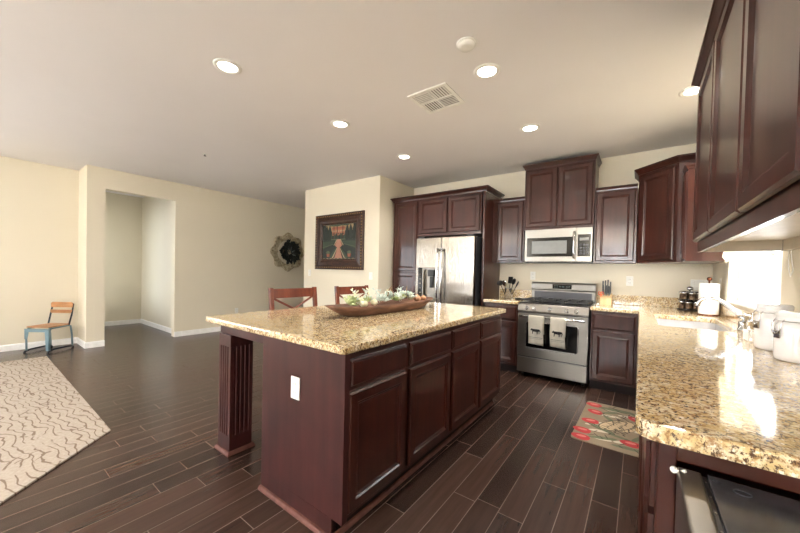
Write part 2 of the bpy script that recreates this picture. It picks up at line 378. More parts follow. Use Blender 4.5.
# local frame: x along -Y world reversed -> facing +X.  local x = world y - 3.08 ... rotz=+90: local x -> world +y, local -y -> world +x
L = -2.038   # near end local x (world y = 1.02)
obj('cabinet_box', box(L, 0, 0, .6425, .10, .875, .0015), 'wood', isl)
obj('end_panel', box(L-.012, L-.0005, -.001, .642, .10, .875, .0015), 'woodp', isl)
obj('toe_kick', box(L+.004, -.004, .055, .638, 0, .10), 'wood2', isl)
obj('end_panel_foot', box(L-.012, L+.02, .055, .642, 0, .10), 'woodp', isl)
obj('corner_stile', box(L-.014, L+.018, -.018, -.0012, .10, .875, .002), 'woodp', isl)
# base shoe around the toe kick
obj('base_molding', sweep(NB(), [(0, .055), (L-.012, .055), (L-.012, .642)][::-1], [(0, 0), (.018, 0), (.018, .008), (.010, .020), (0, .022)]), 'woodm', isl)
for a, b in ((1.062, 1.51), (1.55, 2.045), (2.075, 2.555), (2.585, 3.065)):
    x0, x1 = a-3.08, b-3.08
    obj('drawer_front', panel(NB(), x0, x1, .708, .842, -.0005, DRAWER), 'wood', isl)
    obj('door', panel(NB(), x0, x1, .128, .690, -.0005, DOOR), 'wood', isl)
obj('back_panel', box(L, 0, .643, .655, .10, .875, .001), 'woodp', isl)
obj('apron', box(L+.045, L+.075, .656, 1.27, .80, .875, .002), 'woodp', isl)
obj('apron', box(-.09, -.06, .656, 1.27, .80, .875, .002), 'woodp', isl)
obj('apron', box(L+.0755, -.0905, 1.24, 1.27, .80, .875, .002), 'woodp', isl)
def post(px, py):
    """fluted square post, world x,y of centre"""
    h = .078
    lx = py-3.08; ly = -(px+1.05)
    b = NB(); t = bmesh.new()
    def side_pts():
        pts = []
        fl = [-.045, -.015, .015, .045]
        line = [(-h, 0)]
        for c in fl:
            line += [(c-.010, 0), (c-.006, -.006), (c+.006, -.006), (c+.010, 0)]
        return line
    poly = []
    for k in range(4):
        a = k*PI/2
        for u, d in side_pts():
            x, y = u, -(h+d)
            poly.append((lx+x*math.cos(a)-y*math.sin(a), ly+x*math.sin(a)+y*math.cos(a)))
    prism(b, poly, 'z', .12, .72)
    bx(b, lx-h, lx+h, ly-h, ly+h, .022, .12, .001); bx(b, lx-h, lx+h, ly-h, ly+h, .72, .798, .001)
    p = obj('fluted_post', b, 'woodp', isl)
    obj('post_base_molding', sweep(NB(), [(lx-h, ly), (lx-h, ly-h), (lx+h, ly-h), (lx+h, ly+h), (lx-h, ly+h), (lx-h, ly)], [(-h+.01, 0), (.018, 0), (.018, .010), (.008, .024), (-h+.01, .024)]), 'woodm', p)
post(-2.235, 1.155); post(-2.235, 2.96)
# outlet on the end panel
def outlet_mesh(b, slots=True, w_=.035, h_=.057, screw=True):
    bx(b, -w_, w_, -.006, 0, -h_, h_, .003, 0)
    for s in (-1, 1):
        bx(b, -.017, .017, -.008, -.005, s*.022-.014, s*.022+.014, .002, 0)
        for q in (-.006, .006): bx(b, q-.0012, q+.0012, -.0085, -.007, s*.022-.005, s*.022+.006, 0, 1)
    return b
def switch_mesh(b, n=1):
    bx(b, -.035*n, .035*n, -.006, 0, -.057, .057, .003, 0)
    for i in range(n):
        c = (i-(n-1)/2)*.046; bx(b, c-.016, c+.016, -.009, -.005, -.033, .033, .002, 0)
        bx(b, c-.0165, c+.0165, -.0065, -.0055, -.034, .034, 0, 1)
    return b
ob = outlet_mesh(NB()); oo = obj('outlet_plate', ob, ['white', 'slot'], isl, (L-.0125, .335, .645), -PI/2)
tag(oo, 'white outlet plate')
# island countertop
def slab(poly, z0, z1, bev=.010, name='countertop', label='', extra=None):
    b = NB(); prism(b, poly, 'z', z0, z1, bev)
    o = obj(name, b, 'granite'); tag(o, label, 'countertop'); return o
def rounded(pts, r, n=6):
    out = []
    N = len(pts)
    for i in range(N):
        p0, p1, p2 = Vector(pts[i-1]), Vector(pts[i]), Vector(pts[(i+1) % N])
        rad = r[i] if isinstance(r, (list, tuple)) else r
        if rad == 0: out.append(tuple(p1)); continue
        a = (p0-p1).normalized(); c = (p2-p1).normalized()
        A = p1+a*rad; C_ = p1+c*rad; cen = p1+a*rad+c*rad
        for k in range(n+1):
            th = k/n*PI/2; out.append(tuple(cen - c*rad*math.cos(th) - a*rad*math.sin(th)) if False else tuple(cen+(-c*rad)*math.cos(th)+(-a*rad)*math.sin(th)))
    return out
slab(rounded([(-2.40, 1.0), (-1.032, 1.0), (-1.032, 3.16), (-2.40, 3.16)], .03), .8755, .914, .011, label='gold speckled granite countertop on the kitchen island, with bowl on it')

# back wall base cabinets
YF = 4.15
cabinet('dark base cabinet with drawer between fridge panel and range', (-1.655, YF, 0), 0, .445, .605, .10, .875,
        doors=[(.02, .425, .125, .655)], drawers=[(.02, .425, .675, .845)], toe=1, name='base_cabinet')
cabinet('dark base cabinet with drawer and door right of the range', (-.425, YF, 0), 0, .42, .605, .10, .875,
        doors=[(.018, .40, .125, .655)], drawers=[(.018, .40, .675, .845)], toe=1, name='base_cabinet')
cabinet('blind corner base cabinet under the counter corner', (.005, YF+.01, 0), 0, .61, .595, .10, .875, toe=1, name='base_cabinet')
# right run facing -X (rotz=-90: local x -> world -y, local -y -> world -x)
XF = .045
cabinet('dark sink base cabinet under the window with two doors', (XF, YF-.02, 0), -PI/2, 1.20, .565, .10, .875-.20, doors=[(.02, .59, .125, .655), (.61, 1.18, .125, .655)], toe=1, name='base_cabinet')
sk = [o for o in COL.objects if o.get('label', '').startswith('dark sink base')][0]
obj('false_drawer_front', panel(NB(), .02, 1.18, .675, .845, -.0005, DRAWER), 'wood', sk); obj('front_rail', box(0, 1.2, 0, .02, .6755, .875), 'wood', sk)
cabinet('dark base cabinet with drawer in the right run nearer the camera than the sink', (XF, 2.925, 0), -PI/2, 1.0, .565, .10, .875,
        doors=[(.015, .49, .125, .655), (.51, .985, .125, .655)], drawers=[(.015, .49, .675, .845), (.51, .985, .675, .845)], toe=1, name='base_cabinet')
near = cabinet('dark base cabinet at the near end of the right counter, holding a steel appliance', (XF, 1.92, 0), -PI/2, .90, .03, .10, .875,
        doors=[(.015, .44, .125, .655), (.46, .885, .125, .655)], drawers=[(.015, .44, .675, .845), (.46, .885, .675, .845)], name='base_cabinet')
# end face (facing the camera): stiles, rail, opening for the appliance
e = NB()
bx(e, .90, .945, -.0, .034, 0, .875, .002)        # corner stile (local x = 1.92-y ; local y = x-.035)
bx(e, .905, .945, .0345, .57, .833, .875, .002)     # top rail
bx(e, .90, .945, .535, .57, 0, .832, .002)
obj('face_frame', e, 'wood', near)
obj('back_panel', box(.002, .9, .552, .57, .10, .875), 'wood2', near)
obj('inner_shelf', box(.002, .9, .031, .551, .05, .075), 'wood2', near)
# L-shaped worktop with sink cut-out, built from slabs
SX0, SX1, SY0, SY1 = .115, .515, 2.93, 3.80
wt = NB()
outer = rounded([(.0, .945), (XR-.002, .945), (XR-.002, YB-.002), (-.432, YB-.002), (-.432, 4.115), (.0, 4.115)], [.045, 0, 0, 0, 0, 0])
t = bmesh.new()
def loop(pts, z): return [t.verts.new((x, y, z)) for x, y in pts]
hole = rounded([(SX0, SY0), (SX1, SY0), (SX1, SY1), (SX0, SY1)], .05)
def edges(vs): return [t.edges.new((vs[i], vs[(i+1) % len(vs)])) for i in range(len(vs))]
o1 = loop(outer, .914); h1 = loop(hole, .914)
bmesh.ops.triangle_fill(t, use_beauty=True, use_dissolve=False, edges=edges(o1)+edges(h1))
top_faces = t.faces[:]
r_ = bmesh.ops.extrude_face_region(t, geom=top_faces)
bmesh.ops.translate(t, verts=[v for v in r_['geom'] if isinstance(v, bmesh.types.BMVert)], vec=(0, 0, -.0385))
bmesh.ops.recalc_face_normals(t, faces=t.faces)
be = [e_ for e_ in t.edges if len(e_.link_faces) == 2 and abs(e_.link_faces[0].normal.z - e_.link_faces[1].normal.z) > .8 and e_.verts[0].co.z > .9]
bmesh.ops.bevel(t, geom=be, offset=.010, segments=3, profile=.6, affect='EDGES')
merge(wt, t)
wtop = tag(obj('countertop', wt, 'granite'), 'L-shaped gold granite countertop along the window wall with the sink in it', 'countertop')
obj('backsplash', box(-.432, XR-.024, YB-.022, YB-.001, .9145, 1.03, .003), 'granite', wtop)
obj('backsplash', box(XR-.022, XR-.001, .97, YB-.023, .9145, 1.03, .003), 'granite', wtop)
wl = tag(obj('countertop', prism(NB(), [(-1.658, 4.115), (-1.207, 4.115), (-1.207, YB-.002), (-1.658, YB-.002)], 'z', .8755, .914, .010), 'granite'), 'small gold granite countertop left of the range under the utensils', 'countertop')
obj('backsplash', box(-1.658, -1.207, YB-.022, YB-.001, .9145, 1.03, .003), 'granite', wl)
# fridge surround, pantry
FY = 4.14
cabinet('tall dark pantry cabinet with two stacked doors left of the fridge', (-3.20, FY, 0), 0, .475, .61, .10, 2.345,
        doors=[(.05, .455, 1.262, 2.315), (.05, .455, .125, 1.237)], toe=1, crown=CROWN, crown_path=[(0, .6), (0, 0), (.4755, 0)], name='pantry_cabinet')
cabinet('dark two-door cabinet above the steel fridge', (-2.7245, FY, 0), 0, 1.0, .61, 1.785, 2.345,
        doors=[(.02, .49, 1.825, 2.315), (.51, .98, 1.825, 2.315)], crown=CROWN, crown_path=[(0, 0), (1.0505, 0), (1.0505, .6)], name='over_fridge_cabinet')
tag(obj('fridge_side_panel', box(-1.703, -1.675, FY-.005, YB-.002, 0, 2.344, .001), 'wood'), 'tall glossy dark wood panel between the fridge and the small counter', 'cabinet panel')
# upper cabinets on the back wall
UY = 4.43; UD = .328
cabinet('dark single-door wall cabinet between fridge panel and microwave cabinet', (-1.674, UY, 0), 0, .426, UD, 1.405, 2.235,
        doors=[(.069, .409, 1.425, 2.215)], crown=CROWN_S, crown_path=[(0, 0), (.424, 0)])
cabinet('tallest dark two-door wall cabinet, above the microwave, lit by sun', (-1.2445, UY-.03, 0), 0, .792, UD+.03, 1.825, 2.61,
        doors=[(.018, .392, 1.855, 2.585), (.400, .774, 1.855, 2.585)], crown=[(o*.65, z*.9) for o, z in CROWN])
cabinet('dark single-door wall cabinet right of the microwave', (-.450, UY, 0), 0, .405, UD, 1.405, 2.235,
        doors=[(.018, .385, 1.425, 2.215)], crown=CROWN_S, crown_path=[(.004, 0), (.403, 0)])
# diagonal corner cabinet
dc = thing('wall_cabinet', 'dark diagonal corner wall cabinet left of the window', 'cabinet', (-.04, UY, 0))
A, Bp = (-.04+.04, 0), (.315, -.30)
poly = [(0.002, 0), (.315, -.30), (.655, -.30), (.655, .325), (0.002, .325)]
obj('cabinet_box', prism(NB(), poly, 'z', 1.405, 2.365), 'wood', dc)
ln = math.hypot(.313, .30); ang = math.atan2(-.30, .313)
obj('door', panel(NB(), .03, ln-.03, 1.430, 2.335, -.0005, DOOR), 'wood', dc, (0.002, 0, 0), ang)
obj('crown_molding', sweep(NB(), [(0.002, .32), (0.002, 0), (.315, -.30), (.655, -.30)], [(o, 2.365+z) for o, z in CROWN]), 'wood', dc)
obj('cabinet_top', prism(NB(), [(.006, 0), (.315, -.295), (.65, -.295), (.65, .32), (.006, .32)], 'z', 2.3655, 2.385), 'wood2', dc)
# short cabinet between the corner and the window, facing -X
cabinet('short dark wall cabinet end against the window, in front of the corner cabinet', (.322, 4.125, 0), -PI/2, .225, .296, 1.405, 2.235, doors=[(.012, .213, 1.425, 2.215)], crown=CROWN_S, crown_path=[(0, 0), (.225, 0), (.225, .296)])
# big right-hand uppers facing -X
RX = .262; RY = 2.585
ru = thing('wall_cabinet', 'large glossy three-door wall cabinet hanging over the right counter near the camera', 'cabinet', (RX, RY, 0), -PI/2)
obj('cabinet_box', box(0, 1.62, 0, XR-RX-.002, 1.475, 2.365, .0015), 'wood', ru)
for a, b in ((.015, .535), (.55, 1.10), (1.115, 1.605)):
    obj('door', panel(NB(), a, b, 1.462, 2.350, -.0005, DOOR), 'wood', ru)
obj('end_lining', box(.0185, .022, .02, XR-RX-.024, 1.406, 1.4615), 'under', ru)
obj('light_rail', sweep(NB(), [(0.0, XR-RX-.004), (0.0, .006), (1.62, .006)], [(0, 1.474), (0, 1.405), (-.018, 1.405), (-.018, 1.474)]), 'wood', ru)
obj('underside_panel', box(.019, 1.619, .026, XR-RX-.004, 1.462, 1.4745), 'under', ru)
obj('hanging_rail', box(.019, 1.619, XR-RX-.022, XR-RX-.003, 1.405, 1.4615), 'under', ru)
obj('crown_molding', sweep(NB(), [(0, .35), (0, 0), (1.62, 0)], [(o, 2.3655+z) for o, z in CROWN]), 'wood', ru)
obj('cabinet_top', box(.002, 1.618, .002, .35, 2.3655, 2.385), 'wood2', ru)

# ------------------------------------------------------------------ refrigerator
fr = thing('refrigerator', 'stainless side-by-side refrigerator with water dispenser and twin bar handles', 'refrigerator', (-2.645, 3.975, 0))
obj('body', box(.004, .898, .075, .76, .02, 1.735, .004), 'dgrey', fr)
obj('kick_plate', box(.01, .89, .03, .074, .005, .075, .002), 'black', fr)
dl = NB()
bx(dl, 0, .412, 0, .07, .08, .88, .006); bx(dl, 0, .412, 0, .07, 1.31, 1.74, .006)
bx(dl, 0, .04, 0.0005, .0695, .875, 1.315); bx(dl, .385, .412, 0.0005, .0695, .875, 1.315)
dlo = obj('freezer_door', dl, 'steelv', fr)
obj('dispenser_panel', box(.041, .115, -.004, .03, .881, 1.309, .003), 'blackgl', dlo)
d2 = NB(); bx(d2, .116, .384, .05, .068, .881, 1.309); bx(d2, .116, .384, -.002, .05, .881, .90, .002); bx(d2, .116, .384, -.002, .05, 1.285, 1.309, .002); bx(d2, .116, .13, -.002, .05, .9, 1.285); bx(d2, .37, .384, -.002, .05, .9, 1.285)
obj('dispenser_recess', d2, 'steel', dlo)
d3 = NB(); bx(d3, .20, .30, .005, .049, 1.19, 1.284, .006); bx(d3, .225, .275, .02, .049, 1.03, 1.189, .004)
obj('dispenser_nozzle', d3, 'black', dlo)
dpn = [c for c in dlo.children if c.name.startswith('dispenser_panel')][0]
for k in range(5): obj('dispenser_button', box(.062, .094, -.0055, -.0035, .95+k*.065, .965+k*.065), 'slot', dpn)
dr = obj('fridge_door', box(.418, .90, 0, .07, .08, 1.74, .006), 'steelv', fr)
for x, p in ((.385, dlo), (.445, dr)):
    h = NB(); pts = []
    for k in range(17):
        u = k/16; z = .62+u*.96; pts.append((x, -.045-.022*math.sin(PI*u), z))
    tube(h, pts, .016, 10)
    for z in (.64, 1.56): tube(h, [(x, -.050, z), (x, .002, z)], .010, 8)
    obj('door_handle', h, 'chrome', p)
obj('hinge_cover', box(.02, .12, .02, .12, 1.7405, 1.76, .004), 'dgrey', fr)
obj('hinge_cover', box(.78, .88, .02, .12, 1.7405, 1.76, .004), 'dgrey', fr)

# ------------------------------------------------------------------ range
rg = thing('gas_range', 'stainless gas range with black grates and two towels on the oven handle', 'stove', (-1.200, 4.10, 0))
RW = .762
obj('body', box(.002, RW-.002, .035, .645, .05, .895, .002), 'dgrey', rg)
for x in (.05, RW-.05):
    for y in (.08, .58): obj('foot', lathe(NB(), [(.015, 0), (.018, .05)], 10, off=(x, y, 0)), 'black', rg)
obj('storage_drawer', box(.004, RW-.004, -.005, .034, .065, .245, .006), 'steel', rg)
od = NB(); f0, f1, g0, g1 = .105, .657, .375, .675
bx(od, .004, RW-.004, -.012, .034, .262, g0, .004); bx(od, .004, RW-.004, -.012, .034, g1, .785, .004); bx(od, .004, f0, -.0115, .034, g0-.004, g1+.004); bx(od, f1, RW-.004, -.0115, .034, g0-.004, g1+.004)
odo = obj('oven_door', od, 'steel', rg)
obj('oven_window', box(f0-.001, f1+.001, -.006, .03, g0-.001, g1+.001), 'blackgl', odo)
wr = NB(); prw = rounded([(f0-.008, g0-.008), (f1+.008, g0-.008), (f1+.008, g1+.008), (f0-.008, g1+.008)], .04, 5)
tube(wr, [(x, -.0125, z) for x, z in prw]+[(prw[0][0], -.0125, prw[0][1])], .004, 6)
obj('window_trim', wr, 'chrome', odo)
hb = NB(); tube(hb, [(.03, -.055, .752), (.2, -.06, .752), (.38, -.062, .752), (.56, -.06, .752), (.732, -.055, .752)], .013, 12)
for x in (.045, .717): tube(hb, [(x, -.055, .752), (x, -.008, .752)], .012, 8)
obj('oven_handle', hb, 'chrome', odo)
cp = NB(); prism(cp, [(.03, .795), (-.012, .797), (-.018, .815), (.0, .885), (.012, .898), (.034, .898)], 'x', .002, RW-.002, 0)
cpo = obj('control_panel', cp, 'steel', rg)
for x in (.105, .185, .365, .545, .64):
    k = NB(); m = Matrix.Translation((x, -.010, .845)) @ Matrix.Rotation(PI/2-.25, 4, 'X')
    lathe(k, [(.024, 0), (.024, .004), (.019, .006), (.017, .026), (.014, .030)], 18, mat=m); bx(k, -.004, .004, -.016, .016, .028, .036, .002, mat=m)
    obj('knob', k, 'chrome', rg)
obj('cooktop', box(.002, RW-.002, .035, .585, .8955, .912, .005), 'black', rg)
for gx0 in (.02, .265, .51):
    g = NB(); gx1 = gx0+.232; zt = .945
    for a, b, c, d in ((gx0, gx1, .055, .067), (gx0, gx1, .555, .567), (gx0, gx0+.012, .067, .555), (gx1-.012, gx1, .067, .555), (gx0, gx1, .305, .317)):
        bx(g, a, b, c, d, zt-.016, zt, .002)
    for cy_ in (.185, .435):
        for dx, dy in ((1, 0), (-1, 0), (0, 1), (0, -1)):
            cx_ = (gx0+gx1)/2
            if dx: bx(g, min(cx_+dx*.03, cx_+dx*.112), max(cx_+dx*.03, cx_+dx*.112), cy_-.005, cy_+.005, zt-.014, zt+.002, .002)
            else: bx(g, cx_-.005, cx_+.005, min(cy_+dy*.03, cy_+dy*.115), max(cy_+dy*.03, cy_+dy*.115), zt-.014, zt+.002, .002)
    for a in (gx0+.006, gx1-.006):
        for c in (.061, .561): bx(g, a-.005, a+.005, c-.005, c+.005, .912, zt-.01)
    obj('grate', g, 'castiron', rg)
for x, y in ((.136, .185), (.136, .435), (.381, .31), (.626, .185), (.626, .435)):
    obj('burner', lathe(NB(), [(.045, .9121), (.045, .918), (.034, .920), (.034, .928), (.028, .931)], 20, off=(x, y, 0)), 'castiron', rg)
bg = NB(); prism(bg, [(.60, .9), (.598, 1.045), (.580, 1.060), (.578, 1.13), (.590, 1.155), (.65, 1.155), (.65, .9)], 'x', .002, RW-.002)
bgo = obj('backguard', bg, 'steel', rg)
obj('backguard_vent', box(.04, RW-.04, .590, .5985, .925, 1.03, .002), 'dgrey', bgo)
dp_ = obj('display_panel', box(.27, .495, .5735, .581, 1.072, 1.128, .003), 'blackgl', bgo)
q = NB()
for dx in (0, .014, .034, .048): bx(q, .352+dx, .360+dx, .5725, .5735, 1.092, 1.110)
for i in range(3):
    for j in range(2): bx(q, .288+i*.018, .298+i*.018, .5728, .5735, 1.086+j*.02, 1.092+j*.02); bx(q, .43+i*.018, .44+i*.018, .5728, .5735, 1.086+j*.02, 1.092+j*.02)
obj('display_digits', q, 'led', dp_)
# dish towels over the handle
def towel(x0, x1, label, seed):
    rnd = random.Random(seed); b = NB(); t = bmesh.new(); n = 14; rows = []
    prof = []
    yh, zh = 4.10-.061, .752
    for k in range(7):
        a = -PI*.5+PI*k/6
        prof.append((yh+.018*math.sin(-a)*-1 if False else yh-.018*math.cos(PI*k/6)*1, zh+.018*math.sin(PI*k/6)))
    front = [(yh-.018, z) for z in [.435+.0005*0+i*(.752-.435)/12 for i in range(13)][:-1]]
    back = [(yh+.018, z) for z in [.752-i*.20/6 for i in range(1, 7)]]
    prof = front+prof+back
    for j, (y, z) in enumerate(prof):
        row = []
        for i in range(n+1):
            u = i/n; fold = .0035*math.sin(u*PI*5+seed)*(min(1, abs(z-.752)/.2)); wv = .006*math.sin(u*3+seed)*0
            xx = x0+(x1-x0)*u + .006*math.sin(seed+z*14)*(1-(z-.43)/.33)
            row.append(t.verts.new((xx, y+fold, z + (-.01*u if j == 0 else 0))))
        rows.append(row)
    for A, B_ in zip(rows, rows[1:]):
        for i in range(n): t.faces.new((A[i], A[i+1], B_[i+1], B_[i]))
    for f in t.faces: f.smooth = True
    bmesh.ops.solidify(t, geom=t.faces[:], thickness=.003)
    merge(b, t); o = obj('dish_towel', b, 'towel'); tag(o, label, 'towel')
    m = NB(); c = (x0+x1)/2+.004; y = yh-.0245
    def cow(cx, cz, s):
        P = [(-.045, .018), (-.05, .012), (-.05, .004), (-.04, .002), (-.036, .004), (-.032, -.004), (-.034, -.034), (-.027, -.034), (-.024, -.008), (.012, -.010), (.014, -.034), (.021, -.034), (.024, -.008), (.032, -.003), (.034, -.03), (.040, -.03), (.040, .006), (.05, -.012), (.053, -.010), (.044, .016), (.034, .02), (-.03, .02), (-.038, .026)]
        return [(cx+px*s, cz+pz*s) for px, pz in P]
    prism(m, cow(c-.004, .590, 1.1), 'y', y-.001, y)
    obj('cow_print', m, 'motif', o)
    m = NB(); bx(m, x0+.012, x1-.006, y-.001, y+.001, .512, .516); bx(m, x0+.012, x1-.006, y-.001, y+.001, .497, .499)
    obj('print_stripe', m, 'motif2', o)
towel(-1.055, -.885, 'cream dish towel with dark animal print, left one on the oven handle', 1)
towel(-.815, -.655, 'white dish towel with dark animal print, right one on the oven handle', 2.3)

# ------------------------------------------------------------------ microwave
mw = thing('microwave', 'stainless over-the-range microwave under the tallest cabinet', 'microwave', (-1.2175, 4.385, 1.405))
MWW = .76; MH = .418
obj('body', box(.002, MWW-.002, .02, .372, .0, MH, .003), 'dgrey', mw)
md = NB(); a0, a1, b0, b1 = .025, .555, .075, .312
bx(md, 0, .588, -.012, .019, .012, b0, .003); bx(md, 0, .588, -.012, .019, b1, MH-.002, .003); bx(md, 0, a0, -.0115, .019, b0-.003, b1+.003); bx(md, a1, .588, -.0115, .019, b0-.003, b1+.003)
mdo = obj('microwave_door', md, 'steel', mw)
obj('door_glass', box(a0-.001, a1+.001, -.008, .018, b0-.001, b1+.001), 'blackgl', mdo)
obj('door_screen', box(.085, .49, -.0095, -.0075, .112, .272, .001), 'greyglass', mdo)
hh = NB(); tube(hh, [(.572, -.040, .05), (.572, -.048, .12), (.572, -.052, .21), (.572, -.048, .30), (.572, -.040, .37)], .012, 10)
for z in (.06, .36): tube(hh, [(.572, -.042, z), (.572, -.01, z)], .009, 8)
obj('door_handle', hh, 'chrome', mdo)
mc = obj('control_panel', box(.590, MWW, -.012, .019, .012, MH-.002, .003), 'steel', mw)
obj('keypad', box(.608, .742, -.014, -.011, .075, .335, .002), 'blackgl', mc)
kb = NB()
for i in range(3):
    for j in range(4): bx(kb, .630+i*.034, .654+i*.034, -.0155, -.0135, .098+j*.034, .120+j*.034, .001)
obj('key_buttons', kb, 'dgrey', mc)
obj('display', box(.628, .722, -.0155, -.0135, .262, .295), 'greyglass', mc)
vg = NB()
for i in range(16): bx(vg, .03+i*.044, .062+i*.044, -.006, .019, .001, .011)
obj('vent_grille', vg, 'black', mw)

# ------------------------------------------------------------------ appliance under the near counter end
ap = thing('drawer_appliance', 'brushed steel and black glass appliance pulled out under the near end of the right counter', 'appliance', (.078, .955, .031))
obj('steel_edge', prism(NB(), [(0, -.52), (.040, -.52), (.040, -.002), (0, -.002)], 'z', -.03, .80, .006), 'steel', ap)
obj('seal_strip', box(.0405, .0485, -.515, -.004, .12, .794, .001), 'black', ap)
for i in range(9): obj('rivet', lathe(NB(), [(.0018, .794), (.0018, .7955)], 8, off=(.0445, -.03-i*.055, 0)), 'steel', ap)
gp = obj('glass_top', box(.049, .445, -.52, -.002, .78, .80, .003), 'satin', ap)
obj('appliance_box', box(.0495, .44, -.50, -.004, -.03, .7795, .004), 'dgrey', ap)
ht = NB()
for cx_, cy_, r in ((.095, -.045, .013), (.06, -.025, .006)):
    pts = [(cx_+r*math.cos(a*PI/8), cy_+r*.7*math.sin(a*PI/8), .8010) for a in range(17)]; tube(ht, pts, .0008, 5)
obj('touch_mark', ht, 'dgrey', gp)
lk = NB(); lathe(lk, [(.007, 0), (.007, .006), (.004, .010)], 12, mat=Matrix.Translation((-.006, -.012, .795)) @ Matrix.Rotation(PI/2, 4, 'X')); tube(lk, [(-.006, -.018, .795), (.004, -.022, .797), (.014, -.022, .803)], .003, 8)
obj('child_latch', lk, 'white', ap)

# ------------------------------------------------------------------ sink and faucet
sk_ = thing('kitchen_sink', 'steel undermount sink below the window, glare painted white', 'sink', (0, 0, 0))
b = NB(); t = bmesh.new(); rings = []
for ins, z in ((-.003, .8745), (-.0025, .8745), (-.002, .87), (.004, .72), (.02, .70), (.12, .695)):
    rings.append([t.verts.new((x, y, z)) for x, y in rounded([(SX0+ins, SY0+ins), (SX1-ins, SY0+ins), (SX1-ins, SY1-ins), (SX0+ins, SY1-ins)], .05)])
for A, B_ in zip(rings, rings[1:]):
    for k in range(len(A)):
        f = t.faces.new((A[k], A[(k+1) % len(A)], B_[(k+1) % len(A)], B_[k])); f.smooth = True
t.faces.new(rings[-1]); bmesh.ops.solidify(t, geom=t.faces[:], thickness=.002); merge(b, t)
obj('basin', b, 'ceramic', sk_)  # steel basin coloured white to stand for overexposed window light
obj('drain', lathe(NB(), [(.045, .7), (.045, .704), (.03, .7055)], 20, off=(.315, 3.36, 0)), 'chrome', sk_)
fc = thing('faucet', 'chrome gooseneck faucet behind the sink', 'faucet', (.552, 3.06, .9145))
obj('faucet_base', lathe(NB(), [(.030, 0), (.030, .008), (.024, .014), (.022, .075), (.025, .085), (.020, .1)], 20), 'chrome', fc)
pts = [(0, 0, .08), (-.02, 0, .105), (-.05, .002, .135), (-.08, .004, .163), (-.105, .006, .183), (-.13, .008, .197), (-.155, .010, .204), (-.18, .012, .202), (-.20, .014, .192), (-.215, .016, .176), (-.222, .017, .158), (-.224, .018, .145)]
obj('spout', tube(NB(), pts, [.016, .014]+[.012]*7+[.013, .015, .015], 12), 'chrome', fc)
hd = NB(); tube(hd, [(0, -.02, .06), (0, -.05, .075), (-.01, -.10, .12)], [.013, .010, .006], 10)
obj('lever_handle', hd, 'chrome', fc)
sd = thing('soap_dispenser', 'small chrome soap pump beside the faucet', 'soap dispenser', (.545, 2.86, .9145))
obj('pump_body', lathe(NB(), [(.022, 0), (.022, .006), (.014, .012), (.013, .07), (.016, .075), (.016, .09)], 16), 'chrome', sd)
obj('pump_nozzle', tube(NB(), [(0, 0, .085), (0, 0, .115), (-.03, 0, .12), (-.06, 0, .112)], .006, 8), 'chrome', sd)
sb = thing('sponge_basket', 'small white slotted sponge basket between faucet and canisters', 'basket', (.52, 2.60, .9145))
g = NB(); bx(g, -.04, .04, -.055, .055, 0, .006, .002)
for i in range(9):
    y = -.052+i*.013
    for x in (-.039, .036): bx(g, x, x+.003, y-.0025, y+.0025, .006, .05)
for i in range(6):
    x = -.035+i*.014
    for y in (-.0545, .0515): bx(g, x-.0025, x+.0025, y, y+.003, .006, .05)
for a_, b_, c_, d_ in ((-.041, -.036, -.056, .056), (.036, .041, -.056, .056), (-.041, .041, -.056, -.051), (-.041, .041, .051, .056)): bx(g, a_, b_, c_, d_, .048, .054)
obj('basket', g, 'white', sb)

# ------------------------------------------------------------------ canisters
def canister(loc, s, label):
    c = thing('canister', label, 'canister', loc, 0, None)
    obj('jar', lathe(NB(), [(r*s, z*s) for r, z in [(.058, 0), (.064, .006), (.066, .02), (.066, .145), (.062, .160), (.054, .168), (.054, .175), (.050, .176)]], 32), 'ceramic', c)
    l = obj('lid', lathe(NB(), [(r*s, z*s) for r, z in [(.056, .1775), (.061, .180), (.062, .190), (.059, .194), (.061, .198), (.061, .212), (.056, .219), (.030, .221)]], 32), 'ceramic', c)
    obj('seal', lathe(NB(), [(.053*s, .1755*s), (.0575*s, .1765*s), (.053*s, .178*s)], 24), 'clear', c)
    wv = NB(); a = 3.6
    ca, sa = math.cos(a), math.sin(a)
    def P(r, u, z): return ((ca*r-sa*u)*s, (sa*r+ca*u)*s, z*s)
    tube(wv, [P(.062, -.02, .185), P(.074, -.02, .17), P(.076, -.018, .13), P(.070, -.012, .105), P(.070, .012, .105), P(.076, .018, .13), P(.074, .02, .17), P(.062, .02, .185)], .0022, 6)
    tube(wv, [P(.068, -.015, .14), P(.080, 0, .12), P(.068, .015, .14)], .0022, 6)
    bx(wv, -.014*s, .014*s, -.003*s, .003*s, .10*s, .135*s, .001, mat=Matrix.Translation(P(.0725, 0, 0)) @ Matrix.Rotation(a+PI/2, 4, 'Z'))
    obj('wire_clamp', wv, 'chrome', c)
canister((.528, 2.345, .9145), 1.0, 'white ceramic clamp-lid canister farther from the camera, nearer the sink')
canister((.530, 2.075, .9145), .93, 'white ceramic clamp-lid canister cut by the right edge of the photo')

